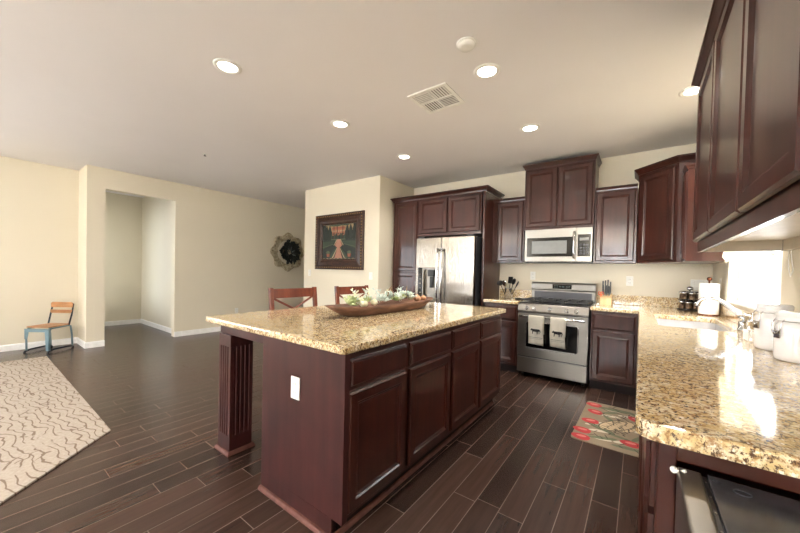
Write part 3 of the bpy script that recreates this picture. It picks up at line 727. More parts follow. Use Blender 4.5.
# ------------------------------------------------------------------ paper towel, spice rack
ph = thing('paper_towel_holder', 'dark paper towel holder with round finial in the counter corner', 'paper towel holder', (.514, 4.10, .9145))
obj('holder_base', lathe(NB(), [(.08, 0), (.08, .006), (.072, .010)], 24), 'copper', ph)
obj('holder_pole', lathe(NB(), [(.006, .0101), (.006, .315), (.014, .32), (.020, .333), (.014, .347), (.004, .352)], 14), 'copper', ph)
pr = obj('paper_towel_roll', lathe(NB(), [(.020, 0), (.070, 0), (.071, .005), (.071, .275), (.070, .28), (.020, .28), (.020, 0)], 36, ring=True), 'paper', None, (.514, 4.10, .926)); tag(pr, 'white paper towel roll standing on its holder in the corner', 'paper towel')
sr = thing('spice_rack', 'dark two-tier spice carousel holding silver-lidded jars', 'spice rack', (.43, 4.62, .9145))
g = NB(); lathe(g, [(.10, 0), (.10, .008), (.09, .012)], 28); lathe(g, [(.095, .105), (.095, .110), (.02, .112)], 28)
obj('tiers', g, 'black', sr); obj('centre_pole', lathe(NB(), [(.008, .0125), (.008, .205), (.024, .212), (.03, .228), (.024, .243), (.006, .25)], 16), 'chrome', sr)
jar = None
for tier, zz in ((0, .0125), (1, .1125)):
    for k in range(6):
        a = k*PI/3+.3+tier*.4; p = (.43+.064*math.cos(a), 4.62+.064*math.sin(a), .9145+zz)
        lb = 'silver-lidded glass spice jar on the %s tier of the carousel' % ('lower', 'upper')[tier]; gr = 'spice jars on the %s tier' % ('lower', 'upper')[tier]
        if jar is None:
            jar = thing('spice_jar', lb, 'spice jar', p, 0, gr)
            obj('glass_body', lathe(NB(), [(.020, 0), (.022, .004), (.022, .048), (.018, .052)], 16), 'spice', jar)
            obj('lid', lathe(NB(), [(.019, .0525), (.029, .056), (.032, .066), (.029, .078), (.012, .086)], 16), 'chrome', jar)
        else: dup(jar, p, 0, lb, gr)

# ------------------------------------------------------------------ knife block, utensils
kb_ = thing('knife_block', 'pale wood knife block full of black-handled knives right of the range', 'knife block', (-.32, 4.60, .9145), 0)
b = NB(); prism(b, [(-.065, 0), (.06, 0), (.06, .135), (-.065, .085)], 'x', -.058, .058, .003)
obj('block', b, 'blockw', kb_)
kn = None
kk = [(-.038, .03), (-.013, .03), (.012, .03), (.037, .03), (-.03, -.02), (0, -.02), (.03, -.02)]
for i, (kx, ky) in enumerate(kk):
    topz = .085+(ky+.065)/.125*.05
    loc = (-.32+kx, 4.60+ky, .9145+topz+.0015); s = [1, 1.05, 1.1, .95, .8, .8, .75][i]
    lb = 'black-handled knife in the %s row of the wooden block' % ('back' if ky > 0 else 'front')
    k = thing('knife', lb, 'knife', loc, 0, 'knives in the %s row of the block' % ('back' if ky > 0 else 'front'))
    obj('bolster', box(-.007, .007, -.010, .010, 0, .012, .002), 'steel', k)
    h = NB(); prism(h, [(-.011, .0125), (.011, .0125), (.013, .06*s), (.010, .10*s), (.015, .150*s), (-.006, .155*s), (-.012, .10*s)], 'x', -.008, .008, .002)
    obj('handle', h, 'black', k)
sc = thing('kitchen_scissors', 'orange-handled scissors in the left side of the knife block', 'scissors', (-.372, 4.553, .9145+.0865))
g = NB()
for s in (-1, 1):
    pts = [(s*.014+.012*math.cos(a*PI/6), 0, .045+.018*math.sin(a*PI/6)) for a in range(13)]; tube(g, pts, .004, 6)
    tube(g, [(0, 0, .001), (s*.008, 0, .03)], .004, 6)
obj('finger_loops', g, 'orange', sc)
cr_ = thing('utensil_crock', 'shiny steel crock of black utensils left of the range', 'utensil holder', (-1.475, 4.55, .9145))
obj('crock', lathe(NB(), [(.045, 0), (.048, .003), (.048, .135), (.050, .138), (.046, .138), (.045, .13), (.044, .006), (.01, .005)], 28), 'chrome', cr_)
def utensil(kind, dx, dy, ln, label):
    u = thing(kind, label, 'kitchen utensil', (-1.475+dx*.06, 4.55+dy*.06, .9215))
    d = Vector((dx, dy, 1)).normalized(); end = d*ln; side = Vector((1, 0, 0))
    obj('handle', tube(NB(), [(0, 0, 0), d*ln*.5, end], [.004, .005, .005], 8), 'black', u)
    b = NB(); m = Matrix.Translation(end+d*.03) @ d.to_track_quat('Z', 'Y').to_matrix().to_4x4()
    if kind == 'ladle': lathe(b, [(.005, -.034), (.034, -.022), (.045, .0), (.042, .004), (.032, -.014), (.004, -.026)], 18, mat=Matrix.Translation(end+d*.02) @ Matrix.Rotation(.9, 4, 'X'))
    elif kind == 'spatula': bx(b, -.038, .038, -.003, .003, -.03, .065, .0015, mat=m)
    else:
        t = bmesh.new(); bmesh.ops.create_uvsphere(t, u_segments=16, v_segments=10, radius=1)
        bmesh.ops.transform(t, matrix=m @ Matrix.Diagonal((.036, .010, .046, 1)), verts=t.verts)
        for f in t.faces: f.smooth = True
        merge(b, t)
    obj('head', b, 'chrome' if kind == 'serving_spoon' else 'black', u)
utensil('ladle', -.42, -.10, .20, 'black ladle leaning out to the left of the crock')
utensil('spatula', .05, .12, .20, 'flat black spatula standing upright in the crock')
utensil('cooking_spoon', .30, -.15, .21, 'black cooking spoon leaning right in the crock')
utensil('serving_spoon', -.12, -.30, .18, 'shiny steel spoon at the front of the crock')
utensil('cooking_spoon', .45, .10, .18, 'black spoon leaning furthest right out of the crock')
rst = tag(obj('spoon_rest', lathe(NB(), [(.02, 0), (.045, .004), (.055, .014), (.052, .015), (.04, .007), (.005, .005)], 24), 'black', None, (-1.30, 4.45, .9145)), 'small black spoon rest beside the range', 'spoon rest')

# ------------------------------------------------------------------ dough bowl with succulents
bw = thing('dough_bowl', 'long carved wooden dough bowl of faux succulents on the island', 'bowl', (-1.71, 2.15, .9145), math.radians(7-90-8))
b = NB(); t = bmesh.new(); Lh = .60
def ring(hl, hw, z, n=36):
    out = []
    for k in range(n):
        a = 2*PI*k/n; ca, sa = math.cos(a), math.sin(a)
        e = .30
        x = hl*math.copysign(abs(ca)**e, ca); y = hw*math.copysign(abs(sa)**.8, sa)
        y *= 1-.22*(abs(x)/hl)**3
        zz = z + (.018*(abs(x)/hl)**4 if z > .05 else 0)
        out.append(t.verts.new((x, y, zz)))
    return out
RR = [ring(.47, .09, 0), ring(.50, .105, .008), ring(.57, .12, .04), ring(Lh+.05, .14, .07), ring(Lh+.03, .127, .072), ring(.56, .105, .045), ring(.46, .07, .022)]
for A, B_ in zip(RR, RR[1:]):
    for k in range(36):
        f = t.faces.new((A[k], A[(k+1) % 36], B_[(k+1) % 36], B_[k])); f.smooth = True
t.faces.new(RR[0][::-1]); t.faces.new(RR[-1]); merge(b, t)
obj('bowl', b, 'bowlw', bw)
def b2w(x, y, z):
    a = bw.rotation_euler.z; return (bw.location.x+x*math.cos(a)-y*math.sin(a), bw.location.y+x*math.sin(a)+y*math.cos(a), bw.location.z+z)
def leafshape(b, d, ln, wd, th, base_, up):
    """pointed thick leaf from base_ along d"""
    d = d.normalized(); sdv = d.cross(up).normalized(); nrm = sdv.cross(d).normalized()
    t = bmesh.new(); R_ = []
    for u, w_ in ((0, .35), (.3, .85), (.6, 1), (.85, .6), (1, .05)):
        c = base_+d*ln*u+nrm*(ln*.18*u*u)
        R_.append([t.verts.new(c+sdv*wd*w_*math.cos(a)+nrm*th*w_*math.sin(a)) for a in (0, PI/2, PI, 3*PI/2)])
    for A, B_ in zip(R_, R_[1:]):
        for k in range(4):
            f = t.faces.new((A[k], A[(k+1) % 4], B_[(k+1) % 4], B_[k])); f.smooth = True
    t.faces.new(R_[0][::-1]); t.faces.new(R_[-1]); merge(b, t)
def rosette(r, seed):
    rnd = random.Random(seed); b = NB()
    for lay, (n, tilt, ln) in enumerate(((8, .25, 1), (7, .65, .8), (5, 1.05, .55), (3, 1.35, .4))):
        for k in range(n):
            a = 2*PI*(k+.5*lay)/n+rnd.uniform(-.1, .1); d = Vector((math.cos(a)*math.cos(tilt), math.sin(a)*math.cos(tilt), math.sin(tilt)))
            leafshape(b, d, r*ln, r*.24, r*.07, Vector((0, 0, .004*lay)), Vector((0, 0, 1)))
    return b
protos = {}
def place(name, key, maker, mat, xyz, sc, label, group, cat):
    if key in protos:
        o = protos[key].copy(); COL.objects.link(o)
    else:
        o = obj(name, maker(), mat); protos[key] = o
    o.location = b2w(*xyz); o.scale = (sc,)*3; o.rotation_euler = (random.uniform(-.4, .4), random.uniform(-.4, .4), random.uniform(0, 6))
    tag(o, label, cat, group); return o
for i, (x, y, z, s) in enumerate([(-.10, .03, .088, 1.1), (-.01, -.05, .083, 1.0), (.06, .05, .09, 1.1), (.13, -.05, .085, 1.05), (.22, .04, .098, 1.2), (.27, -.05, .085, 1.1), (-.17, -.04, .085, .9), (.03, 0, .105, 1.0), (.18, .0, .105, 1.0)]):
    place('succulent', 'pale', lambda: rosette(.055, 3), 'succ', (-x*1.1, y, z+.008), s*1.25, 'pale blue-green succulent rosette in the middle of the dough bowl', 'pale succulents in the bowl', 'succulent')
for i, (x, y, z, s) in enumerate([(-.42, .03, .07, 1.1), (-.35, -.04, .08, 1.2), (-.27, .04, .08, 1.0), (.10, .06, .10, .8), (.02, .07, .08, .8)]):
    place('succulent', 'green', lambda: rosette(.052, 9), 'succg', (-x*1.1, y, z+.012), s*1.25, 'yellow-green succulent rosette in the dough bowl', 'green succulents in the bowl', 'succulent')
def ball():
    b = NB(); t = bmesh.new(); bmesh.ops.create_uvsphere(t, u_segments=24, v_segments=12, radius=.032)
    for v in t.verts:
        a = math.atan2(v.co.y, v.co.x); v.co *= 1-.07*abs(math.sin(a*4)); v.co.z *= .8
    for f in t.faces: f.smooth = True
    merge(b, t); tube(b, [(0, 0, .022), (.003, 0, .035)], .004, 6); return b
for x, y, z, s in [(-.26, -.045, .085, 1), (-.31, .05, .075, .9), (.30, .0, .09, .9), (-.21, .055, .08, .8)]:
    place('pod', 'ball', ball, 'cream', (-x*1.1, y, z+.012), s*1.15, 'round ribbed cream pod among the succulents', 'cream pods in the bowl', 'decoration')
for x, y, z, s in [(.36, .03, .08, 1.0), (.42, -.02, .075, .9), (.47, .02, .075, .8)]:
    place('pod', 'peach', ball, 'peach', (-x*1.1, y, z+.01), s*1.15, 'small peach pod at the far end of the dough bowl', 'peach pods in the bowl', 'decoration')
def sprig(lean):
    b = NB(); pts = [Vector((lean*u*u, .15*lean*u, u)) for u in (0, .03, .06, .09, .12)]
    pts = [Vector((lean*(p.z/.12)**2*.05, 0, p.z)) for p in pts]; tube(b, pts, .002, 5)
    for i in range(10):
        z = .02+i*.011; a = i*2.4; d = Vector((math.cos(a), math.sin(a), .6)); leafshape(b, d, .03, .008, .002, Vector((lean*(z/.12)**2*.05, 0, z)), Vector((0, 0, 1)))
    return b
for i, (x, y) in enumerate([(-.12, -.15), (.05, -.15), (.17, -.15)]):
    o = obj('hanging_sprig', sprig(1), 'succ', None, b2w(-x, y, .10)); o.scale = (.8, .8, .6); o.rotation_euler = (0, 2.6, bw.rotation_euler.z-PI/2)
    tag(o, 'pale leafy sprig spilling over the side of the dough bowl', 'faux plant', 'sprigs over the bowl side')
for i in range(14):
    x = -.42+i*.052+random.uniform(-.02, .02); y = random.uniform(-.085, .06)
    o = obj('leafy_sprig', sprig(random.choice((-1, 1))), 'succ' if i % 3 else 'cream', None, b2w(-x, y, .075)); o.scale = (.95,)*3; o.rotation_euler = (random.uniform(-.7, .7), random.uniform(-.7, .7), i)
    tag(o, 'pale leafy sprig standing between the succulents of the dough bowl', 'faux plant', 'sprigs standing in the bowl')
for i, (x, y, r) in enumerate([(-.05, .02, .3), (.02, .05, -.3), (.20, .05, .2)]):
    o = obj('twig', tube(NB(), [(0, 0, 0), (.01, 0, .05), (.004, .006, .09), (.012, .004, .115)], [.004, .004, .006, .002], 6), 'stem', None, b2w(-x, y, .10)); o.rotation_euler = (0, r, i)
    tag(o, 'curled brown twig sticking up from the dough bowl', 'twig', 'twigs in the bowl')

# ------------------------------------------------------------------ counter chairs at the island
def xchair(loc, label):
    c = thing('counter_chair', label, 'chair', loc, 0, None)  # faces +X, back at x=0
    w2 = .255; H = 1.065
    obj('seat', prism(NB(), rounded([(.03, -.22), (.44, -.235), (.44, .235), (.03, .22)], .04), 'z', .60, .635, .006), 'chairw', c)
    for s in (-1, 1):
        b = NB(); pts = [(.05, s*.22), (.03, s*.23)]
        prism(b, [(.04, 0), (.075, 0), (.06, .62), (.005, H), (-.03, H), (.022, .6)], 'y', s*w2-.019, s*w2+.019, .004)
        obj('leg', b, 'chairw', c)
        obj('leg', prism(NB(), [(.40, 0), (.432, 0), (.437, .598), (.395, .598)], 'y', s*.205-.018, s*.205+.018, .003), 'chairw', c)
        obj('side_stretcher', box(.05, .41, s*.228-.01, s*.228+.01, .22, .25, .003), 'chairw', c)
    obj('top_rail', prism(NB(), [(-.022, .965), (-.002, .965), (-.014, 1.055), (-.034, 1.055)], 'y', -w2+.0195, w2-.0195, .003), 'chairw', c)
    obj('lower_rail', prism(NB(), [(.012, .70), (.034, .70), (.026, .745), (.004, .745)], 'y', -w2+.0195, w2-.0195, .003), 'chairw', c)
    for s in (-1, 1):
        b = NB(); pts = [(.016, -s*(w2-.02), .735), (.002, 0, .85), (-.012, s*(w2-.02), .968)]
        tube(b, pts, .011, 8); obj('cross_slat', b, 'chairw', c)
    obj('footrest', box(.395, .43, -.187, .187, .2, .235, .004), 'chairw', c)
    return c
c1 = xchair((-2.80, 2.01, 0), 'brown X-back wooden chair at the island, nearer to the camera')
dup(c1, (-2.80, 2.84, 0), 0, 'brown X-back wooden chair at the island, behind the flower bowl')

# ------------------------------------------------------------------ small school chair
sch = thing('child_chair', 'small vintage school chair of blue metal with wooden slats by the left wall', 'chair', (-6.83, .775, 0), math.radians(38.6))
# local: faces -Y (front), width along x
for s in (-1, 1):
    b = NB(); x = s*.155
    tube(b, [(x, -.15, .02), (x, -.155, .30), (x, -.13, .335), (x, .10, .34), (x, .15, .33), (x, .17, .20), (x, .18, .025)], .011, 8)
    lg = obj('side_frame', b, 'bluem', sch)
    r_ = NB(); tube(r_, [(x, -.175, .018), (x, -.1, .035), (x, .1, .035), (x, .19, .018)], .012, 8)
    obj('runner', r_, 'bluemd', lg)
    for y in (-.172, .188): obj('foot_glide', lathe(NB(), [(.015, 0), (.016, .01), (.010, .018)], 12, off=(x, y, 0)), 'bluemd', lg)
    b = NB(); tube(b, [(x*.95, .13, .34), (x*.98, .17, .50), (x*.95, .20, .655)], .010, 8)
    obj('back_post', b, 'bluemd', sch)
fa = NB(); prism(fa, [(-.16, .19), (-.125, .19), (-.11, .29), (.11, .29), (.125, .03), (.16, .03), (.162, .335), (-.162, .335)], 'y', -.172, -.166)
obj('front_apron', fa, 'bluem', sch)
obj('seat', prism(NB(), rounded([(-.165, -.16), (.165, -.16), (.15, .16), (-.15, .16)], .03), 'z', .350, .365, .004), 'slat', sch)
obj('back_slat', prism(NB(), [(-.155, .60), (.155, .60), (.155, .665), (.13, .678), (-.13, .678), (-.155, .665)], 'y', .176, .190, .002), 'slat', sch)
obj('back_slat', box(-.155, .155, .166, .180, .515, .565, .003), 'slat', sch)

# ------------------------------------------------------------------ rugs
lr = [(-6.35, -2.4), (-2.2, -2.4), (-2.2, -.28), (-2.62, .13), (-3.17, .68), (-6.35, .70)]
tag(obj('area_rug', prism(NB(), lr, 'z', .0005, .012, .004), 'rug'), 'large beige area rug with wavy brown vein lines on the living room floor', 'rug')
km = thing('kitchen_mat', 'floral kitchen mat with red tulips in front of the sink', 'rug', (-.40, 2.80, 0), math.radians(-1))
obj('mat', prism(NB(), rounded([(0, 0), (.47, 0), (.47, .93), (0, .93)], .03), 'z', .0005, .008, .002), plain('mat_beige_weave', (150, 134, 112), .9), km)
def blob(cx, cy, a, b, rot, n=14, tip=0):
    out = []
    for k in range(n):
        th = 2*PI*k/n; r = 1+tip*math.cos(th)**3
        x, y = a*math.cos(th)*r, b*math.sin(th); out.append((cx+x*math.cos(rot)-y*math.sin(rot), cy+x*math.sin(rot)+y*math.cos(rot)))
    return out
red = plain('mat_tulip_red', (196, 62, 66), .9); pink = plain('mat_tulip_pink', (222, 128, 122), .9); sage = plain('mat_leaf_sage', (112, 118, 92), .9); dkm = plain('mat_ink_dark', (58, 52, 46), .9); tan = plain('mat_tan', (206, 184, 150), .9)
t1, t2, t3, t4, t5 = NB(), NB(), NB(), NB(), NB()
for cx, cy, r in ((.07, .06, 3.0), (.06, .19, 2.9), (.09, .42, 3.1), (.10, .66, 2.7), (.07, .84, 3.0), (.38, .17, 3.0), (.40, .70, 2.5)):
    tp = obj('tulip_print', prism(NB(), blob(cx, cy, .066, .052, r, tip=.15), 'z', .0081, .0088), red, km); obj('tulip_highlight', prism(NB(), blob(cx-.005, cy+.014, .035, .018, r+.3), 'z', .0089, .0093), pink, tp)
for cx, cy, a, b_, r in ((.20, .14, .10, .025, .4), (.17, .32, .11, .022, -.5), (.22, .55, .10, .020, -.9), (.24, .82, .13, .028, .1), (.36, .08, .10, .022, .1), (.42, .30, .09, .02, 1.1), (.20, .72, .08, .02, .7), (.40, .78, .10, .02, -.9), (.30, .24, .08, .016, -.2)):
    prism(t2, blob(cx, cy, a, b_, r), 'z', .0081, .0086+cx*.0003+cy*.0002)
for cx, cy, a, b_, r in ((.27, .46, .17, .075, .95), (.37, .50, .14, .045, 1.2)):
    prism(t4, blob(cx, cy, a, b_, r), 'z', .0081, .0087+cx*.0006)
crm = plain('mat_cream', (216, 206, 184), .9); t6 = NB()
for cx, cy, a, b_, r in ((.19, .10, .075, .022, .1), (.17, .24, .08, .022, .3), (.20, .40, .07, .02, -.2), (.21, .62, .08, .022, .2), (.22, .78, .075, .022, .1), (.33, .14, .07, .022, .5), (.32, .70, .06, .02, .2), (.10, .33, .05, .018, .4), (.42, .42, .04, .02, .9)):
    prism(t6, blob(cx, cy+.02, a, b_, r), 'z', .0081, .0086)
obj('petal_print', t6, crm, km)
for i in range(3):
    x0 = .20+i*.06
    for k in range(9):
        prism(t3, blob(x0+k*.010+.008*math.sin(k*2.1+i), .33+k*.033-i*.02, .014, .006, .9+1.5*math.sin(k*1.7+i)), 'z', .0091, .0094+k*.00003+i*.0003)
for k in range(46):
    rr_ = random.Random(k); cx, cy = rr_.uniform(.12, .43), rr_.uniform(.05, .9)
    obj('ink_stroke', prism(NB(), blob(cx, cy, rr_.uniform(.012, .05), .0035, rr_.uniform(-1.4, 1.4)), 'z', .0097, .0101), dkm, km)
def ring2(b, cx, cy, a, b_, rot, w_):
    P = blob(cx, cy, a, b_, rot, 28); Q = blob(cx, cy, a-w_, b_-w_, rot, 28)
    for k in range(28): prism(b, [P[k], P[(k+1) % 28], Q[(k+1) % 28], Q[k]], 'z', .0086, .00925)
ring2(t3, .27, .46, .175, .08, .95, .006); ring2(t3, .17, .32, .115, .028, -.5, .005); ring2(t3, .24, .82, .135, .032, .1, .005)
obj('leaf_print', t2, sage, km); obj('script_print', t3, dkm, km); obj('scroll_print', t4, tan, km)

# ------------------------------------------------------------------ picture
pc = thing('framed_picture', 'garden path painting in a wide carved dark frame', 'picture', (-4.14, PY, 1.735))
hw, hh_ = .585, .475
fo = NB(); t = bmesh.new(); R = []
for ins, dep in ((0, 0), (0, .028), (.015, .036), (.055, .034), (.07, .024), (.12, .030), (.15, .020), (.165, .022), (.18, .012), (.18, .002)):
    R.append([t.verts.new((x, -dep-.001, z)) for x, z in ((-hw+ins, -hh_+ins), (hw-ins, -hh_+ins), (hw-ins, hh_-ins), (-hw+ins, hh_-ins))])
for A_, B_ in zip(R, R[1:]):
    for k in range(4): t.faces.new((A_[k], A_[(k+1) % 4], B_[(k+1) % 4], B_[k]))
bmesh.ops.recalc_face_normals(t, faces=t.faces); merge(fo, t)
obj('frame', fo, 'frame', pc)
bd = NB()
for i in range(24):
    x = -hw+.04+i*(2*hw-.08)/23
    for z in (-hh_+.035, hh_-.035): lathe(bd, [(.012, 0), (.010, .005), (.004, .008)], 8, mat=Matrix.Translation((x, -.036, z)) @ Matrix.Rotation(PI/2, 4, 'X'))
for i in range(1, 19):
    z = -hh_+.04+i*(2*hh_-.08)/19
    for x in (-hw+.035, hw-.035): lathe(bd, [(.012, 0), (.010, .005), (.004, .008)], 8, mat=Matrix.Translation((x, -.036, z)) @ Matrix.Rotation(PI/2, 4, 'X'))
bo = obj('frame_beading', bd, 'gold', pc); bo['kind'] = 'stuff'
cw, ch_ = hw-.182, hh_-.182
pcol = dict(dk=(34, 42, 38), hedge=(52, 66, 50), hedge2=(84, 94, 70), path=(160, 112, 92), sky=(150, 128, 92), house=(160, 104, 76), roof=(150, 84, 62), pale=(180, 162, 128), tree=(30, 40, 34), trunk=(70, 56, 44))
pm = {k: plain('paint_'+k, v, .6) for k, v in pcol.items()}
keys = list(pcol); cv = NB(); layer = [0]
def pp(pts, key):
    layer[0] += 1; d = -.0045-.00012*layer[0]
    prism(cv, [(x*cw, z*ch_) for x, z in pts], 'y', d, -.004, 0, keys.index(key))
def blob2(cx, cz, a, b_): return [(cx+a*math.cos(2*PI*k/12), cz+b_*math.sin(2*PI*k/12)) for k in range(12)]
def rc(x0, x1, z0, z1, k): pp([(x0, z0), (x1, z0), (x1, z1), (x0, z1)], k)
rc(-1, 1, -1, 1, 'dk'); rc(-.8, .85, .62, .98, 'sky'); rc(-.42, .36, .36, .76, 'house'); pp([(-.46, .74), (.40, .74), (.34, .86), (-.38, .86)], 'roof')
for k in range(7): x = -.36+k*.11; rc(x-.022, x+.022, .42, .50, 'dk'); rc(x-.022, x+.022, .58, .66, 'pale')
for k in range(20): x = -.95+k*.1; pp([(x-.07, .12), (x+.07, .12), (x+.05, .30+.06*(k % 3)), (x, .36+.06*(k % 3)), (x-.05, .30+.06*(k % 3))], 'hedge' if k % 2 else 'tree')
rc(-1, 1, .10, .16, 'hedge2')
pp([(-1, -.42), (-1, .02), (-.16, .06), (-.34, -.14)], 'hedge'); pp([(1, -.42), (1, .02), (.16, .06), (.34, -.14)], 'hedge')
pp([(-1, -.34), (-1, -.30), (-.30, -.12), (-.34, -.16)], 'hedge2'); pp([(1, -.34), (1, -.30), (.30, -.12), (.34, -.16)], 'hedge2')
pp([(-.24, -.95), (.24, -.95), (.07, -.36), (.22, -.22), (.08, .14), (-.08, .14), (-.22, -.22), (-.07, -.36)], 'path')
for s_ in (-1, 1):
    q = [(s_*.62, -.95), (s_*.40, -.95), (s_*.10, -.38), (s_*.16, -.32)]; pp(q, 'hedge'); q = [(s_*.40, -.95), (s_*.34, -.95), (s_*.09, -.40), (s_*.10, -.37)]; pp(q, 'pale')
    pp([(s_*.26, -.20), (s_*.30, -.22), (s_*.13, .12), (s_*.10, .12)], 'pale')
    x = s_*.64; pp([(x-.10, -.70), (x+.10, -.70), (x+.07, -.88), (x-.07, -.88)], 'roof'); pp(blob2(x, -.62, .12, .09), 'hedge2')
for x in (-.92, -.74, -.56, .50, .70, .90): pp([(x-.09, .10), (x+.09, .10), (x+.08, .70), (x, .97), (x-.08, .70)], 'tree')
for x in (-.30, -.10, .24): rc(x-.010, x+.010, .16, .92, 'trunk')
pp([(-.7, .99), (.7, .99), (.5, .90), (.2, .94), (-.1, .89), (-.5, .93)], 'hedge')
for k in range(9): x = -.95+k*.22; rc(x, x+.10, -.985, -.955, 'sky')
obj('painting', cv, [pm[k] for k in keys], pc)

# ------------------------------------------------------------------ wall medallion wreath (faces +X)
wm = thing('wall_medallion', 'ornate pale scrolled wall medallion behind the dark wreath', 'wall decoration', (XL, 4.53, 1.64), PI/2)
b = NB()
for ro, amp, n, rr in ((.40, .035, 8, .020), (.35, .03, 8, .014), (.30, .02, 8, .014)):
    pts = []
    for k in range(97):
        a = 2*PI*k/96; r = ro+amp*math.cos(n*a+(.0 if ro > .38 else PI)); pts.append((r*math.cos(a), -.020, r*math.sin(a)))
    tube(b, pts, rr, 8, False)
obj('scroll_ring', b, 'gildlt', wm)
t = bmesh.new(); RR = []
for r_, d_ in ((.27, -.002), (.27, -.014), (.33, -.020), (.41, -.012), (.415, -.002)):
    RR.append([t.verts.new(((r_+(.028*math.cos(8*2*PI*k/96) if r_ > .3 else 0))*math.cos(2*PI*k/96), d_, (r_+(.028*math.cos(8*2*PI*k/96) if r_ > .3 else 0))*math.sin(2*PI*k/96))) for k in range(96)])
for A_, B_ in zip(RR, RR[1:]+RR[:1]):
    for k in range(96): t.faces.new((A_[k], A_[(k+1) % 96], B_[(k+1) % 96], B_[k]))
bmesh.ops.recalc_face_normals(t, faces=t.faces); b = NB(); merge(b, t); obj('plaster_ring', b, 'gildlt', wm)
b = NB()
for k in range(24):
    a0 = 2*PI*k/24; cx, cz = .355*math.cos(a0), .355*math.sin(a0); pts = []
    for j in range(14):
        th = j/13*PI*2.6; r = .048*(1-j/16); pts.append((cx+r*math.cos(a0+th), -.026, cz+r*math.sin(a0+th)))
    tube(b, pts, .008, 6)
obj('scrollwork', b, 'gildlt', wm)
wr_ = thing('wreath', 'dark green leafy wreath hung in the pale medallion', 'wreath', (XL+.045, 4.53, 1.64), PI/2)
b = NB(); rnd = random.Random(4)
for i in range(230):
    a = rnd.uniform(0, 2*PI); r0 = rnd.uniform(.04, .19); base_ = Vector((r0*math.cos(a), -.01-rnd.uniform(0, .04), r0*math.sin(a)))
    da = a+rnd.uniform(-.9, .9); d = Vector((math.cos(da), rnd.uniform(-.7, -.05), math.sin(da)))
    leafshape(b, d, rnd.uniform(.09, .14), .026, .003, base_, Vector((0, -1, 0)))
obj('leaves', b, 'leafdk', wr_)
b = NB(); pts = [(.13*math.cos(2*PI*k/32), -.006, .13*math.sin(2*PI*k/32)) for k in range(33)]; tube(b, pts, .016, 8, False)
obj('vine_ring', b, 'stem', wr_)
b = NB()
for dx, dz, ang_ in ((.03, .0, .6), (-.03, -.01, 2.4), (.0, .04, 1.5), (.04, -.05, -.4), (-.04, .05, 2.0)):
    leafshape(b, Vector((math.cos(ang_), -.15, math.sin(ang_))), .09, .016, .003, Vector((dx, -.075, dz)), Vector((0, -1, 0)))
obj('silver_ribbon', b, plain('silver_ribbon', (130, 138, 136), .4, .4), wr_)

# ------------------------------------------------------------------ switches and outlets
def plate(loc, rz, label, kind='outlet', n=1):
    nm = 'wall_outlet' if kind == 'outlet' else 'light_switch'
    o = obj(nm, outlet_mesh(NB()) if kind == 'outlet' else switch_mesh(NB(), n), ['white', 'slot'], None, loc, rz)
    return tag(o, label, 'outlet' if kind == 'outlet' else 'light switch')
plate((-1.205, YB-.0005, 1.235), 0, 'white outlet on the wall above the utensil crock')
plate((-.10, YB-.0005, 1.20), 0, 'white outlet on the back wall between knife block and spice rack')
plate((.515, YB-.0005, 1.18), 0, 'white double switch plate on the back wall behind the paper towels', 'switch', 2)
plate((XR-.0005, 4.30, 1.20), -PI/2, 'white switch on the short wall between the corner and the window', 'switch')
plate((-4.90, PY-.0005, 1.19), 0, 'white switch left below the garden painting', 'switch')
plate((-3.40, PY-.0005, 1.17), 0, 'white switch right below the garden painting', 'switch')
plate((XL+.0005, 3.36, .375), PI/2, 'white outlet low on the left wall past the island corner')
plate((XL2+.0005, .30, .44), PI/2, 'white outlet low on the wall at the left photo edge')
plate((-6.95, 2.3595, 1.20), 0, 'white switch inside the hallway opening', 'switch')

# ------------------------------------------------------------------ ceiling fixtures
def can(x, y, label):
    c = thing('recessed_light', label, 'ceiling light', (x, y, CZ))
    obj('trim_ring', lathe(NB(), [(.066, -.001), (.070, -.009), (.094, -.005), (.095, -.0005), (.066, -.0003)], 36), 'white', c)
    obj('lamp_lens', lathe(NB(), [(.0, -.004), (.0655, -.004), (.0655, -.001), (0, -.001)], 32), 'lamp', c)
    l = bpy.data.lights.new('lamp_light', 'SPOT'); l.energy = 30; l.spot_size = 2.5; l.spot_blend = .6; l.shadow_soft_size = .06; l.color = (1, .93, .84)
    lo = bpy.data.objects.new('lamp_light', l); COL.objects.link(lo); lo.parent = c; lo.location = (0, 0, -.02)
    return c
can(-2.47, 1.165, 'lit recessed ceiling light at upper left, nearest the camera on its row')
can(-2.47, 2.276, 'lit recessed ceiling light in the middle of the left row')
can(-2.47, 3.38, 'lit recessed ceiling light farthest away, in front of the pantry')
can(-.937, 2.276, 'lit recessed ceiling light beside the ceiling vent and smoke detector')
can(-.93, 3.40, 'lit recessed ceiling light in front of the tallest cabinet')
can(.300, 3.41, 'recessed ceiling light half hidden behind the right cabinet crown')
smk = thing('smoke_detector', 'white round smoke detector on the ceiling', 'smoke detector', (-.937, 1.93, CZ))
obj('detector_body', lathe(NB(), [(.058, -.0005), (.058, -.012), (.050, -.024), (.030, -.028), (.004, -.029)], 32), 'white', smk)
obj('mounting_ring', lathe(NB(), [(.064, -.0003), (.064, -.008), (.0585, -.009), (.0585, -.0003)], 32), 'white', smk)
vt = thing('ceiling_vent', 'square white ceiling air vent with four louvre quarters', 'vent', (-1.43, 2.405, CZ))
b = NB(); hv = .18
for a0, a1, c0, c1 in ((-hv, hv, -hv, -hv+.03), (-hv, hv, hv-.03, hv), (-hv, -hv+.03, -hv+.03, hv-.03), (hv-.03, hv, -hv+.03, hv-.03), (-.008, .008, -hv+.03, hv-.03), (-hv+.03, -.008, -.008, .008), (.008, hv-.03, -.008, .008)): bx(b, a0, a1, c0, c1, -.010, -.0008, .001)
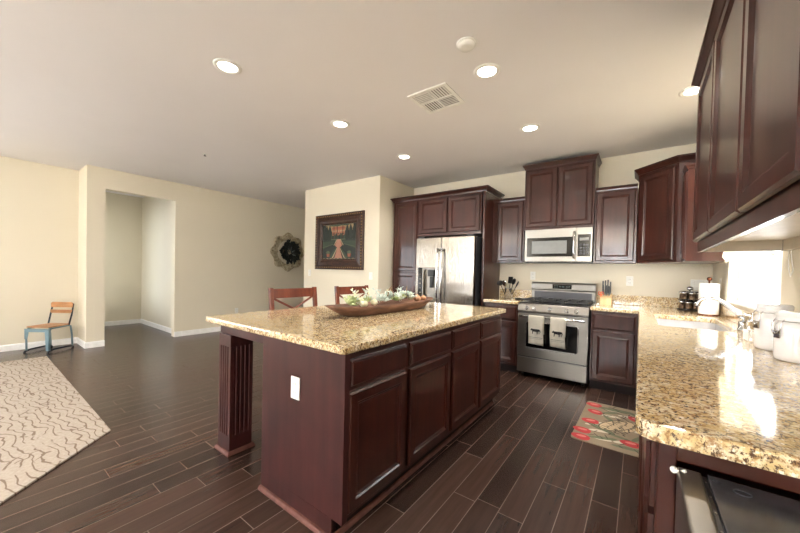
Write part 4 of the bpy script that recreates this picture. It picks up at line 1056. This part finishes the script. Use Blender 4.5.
obj('vent_frame', b, 'white', vt)
obj('duct_opening', box(-hv+.028, hv-.028, -hv+.028, hv-.028, -.0022, -.0006), plain('duct_dark', (92, 88, 82), .8), vt)
for qx, qy in ((-1, -1), (-1, 1), (1, -1), (1, 1)):
    b = NB(); c0, c1 = .010, .148
    for i in range(6):
        p = .022+i*.023
        m = (Matrix.Translation((qx*(c0+c1)/2, qy*p, -.007)) @ Matrix.Rotation(.12*qy, 4, 'X')) if qx*qy > 0 else (Matrix.Translation((qx*p, qy*(c0+c1)/2, -.007)) @ Matrix.Rotation(PI/2, 4, 'Z') @ Matrix.Rotation(.12*-qx, 4, 'X'))
        bx(b, -.068, .068, -.007, .007, -.0008, .0008, 0, mat=m)
    obj('louvre', b, 'white', vt)
sp_ = thing('fire_sprinkler', 'tiny ceiling sprinkler over the living area', 'sprinkler', (-4.60, 1.90, CZ))
obj('escutcheon', lathe(NB(), [(.028, -.0003), (.028, -.004), (.012, -.008)], 20), 'white', sp_)
obj('sprinkler_head', lathe(NB(), [(.007, -.0081), (.006, -.022), (.016, -.024), (.016, -.026)], 12), 'dgrey', sp_)

# ------------------------------------------------------------------ window shade + cord
sh = NB(); t = bmesh.new(); rows = []
for j, (x, z) in enumerate(((.608, 2.33), (.600, 1.9), (.585, 1.55), (.57, 1.46), (.60, 1.41))):
    rows.append([t.verts.new((x-.012*abs(math.sin(k*PI/8)), WY0+.01+(WY1-WY0-.02)*k/32, z+(.03*abs(math.sin(k*PI/16)) - .03 if j > 2 else 0))) for k in range(33)])
for A_, B_ in zip(rows, rows[1:]):
    for k in range(32):
        f = t.faces.new((A_[k], A_[k+1], B_[k+1], B_[k])); f.smooth = True
bmesh.ops.solidify(t, geom=t.faces[:], thickness=.004); merge(sh, t)
tag(obj('window_shade', sh, 'shade'), 'cream gathered fabric shade in the sink window', 'window shade')
cd = NB(); tube(cd, [(XR-.006, 2.52, 1.47), (XR-.008, 2.50, 1.38), (XR-.008, 2.47, 1.30), (XR-.008, 2.50, 1.27), (XR-.008, 2.53, 1.31), (XR-.007, 2.54, 1.38), (XR-.006, 2.55, 1.47)], .0025, 6)
tag(obj('shade_cord', cd, 'white'), 'white looped cord hanging on the wall right of the sink window', 'cord')
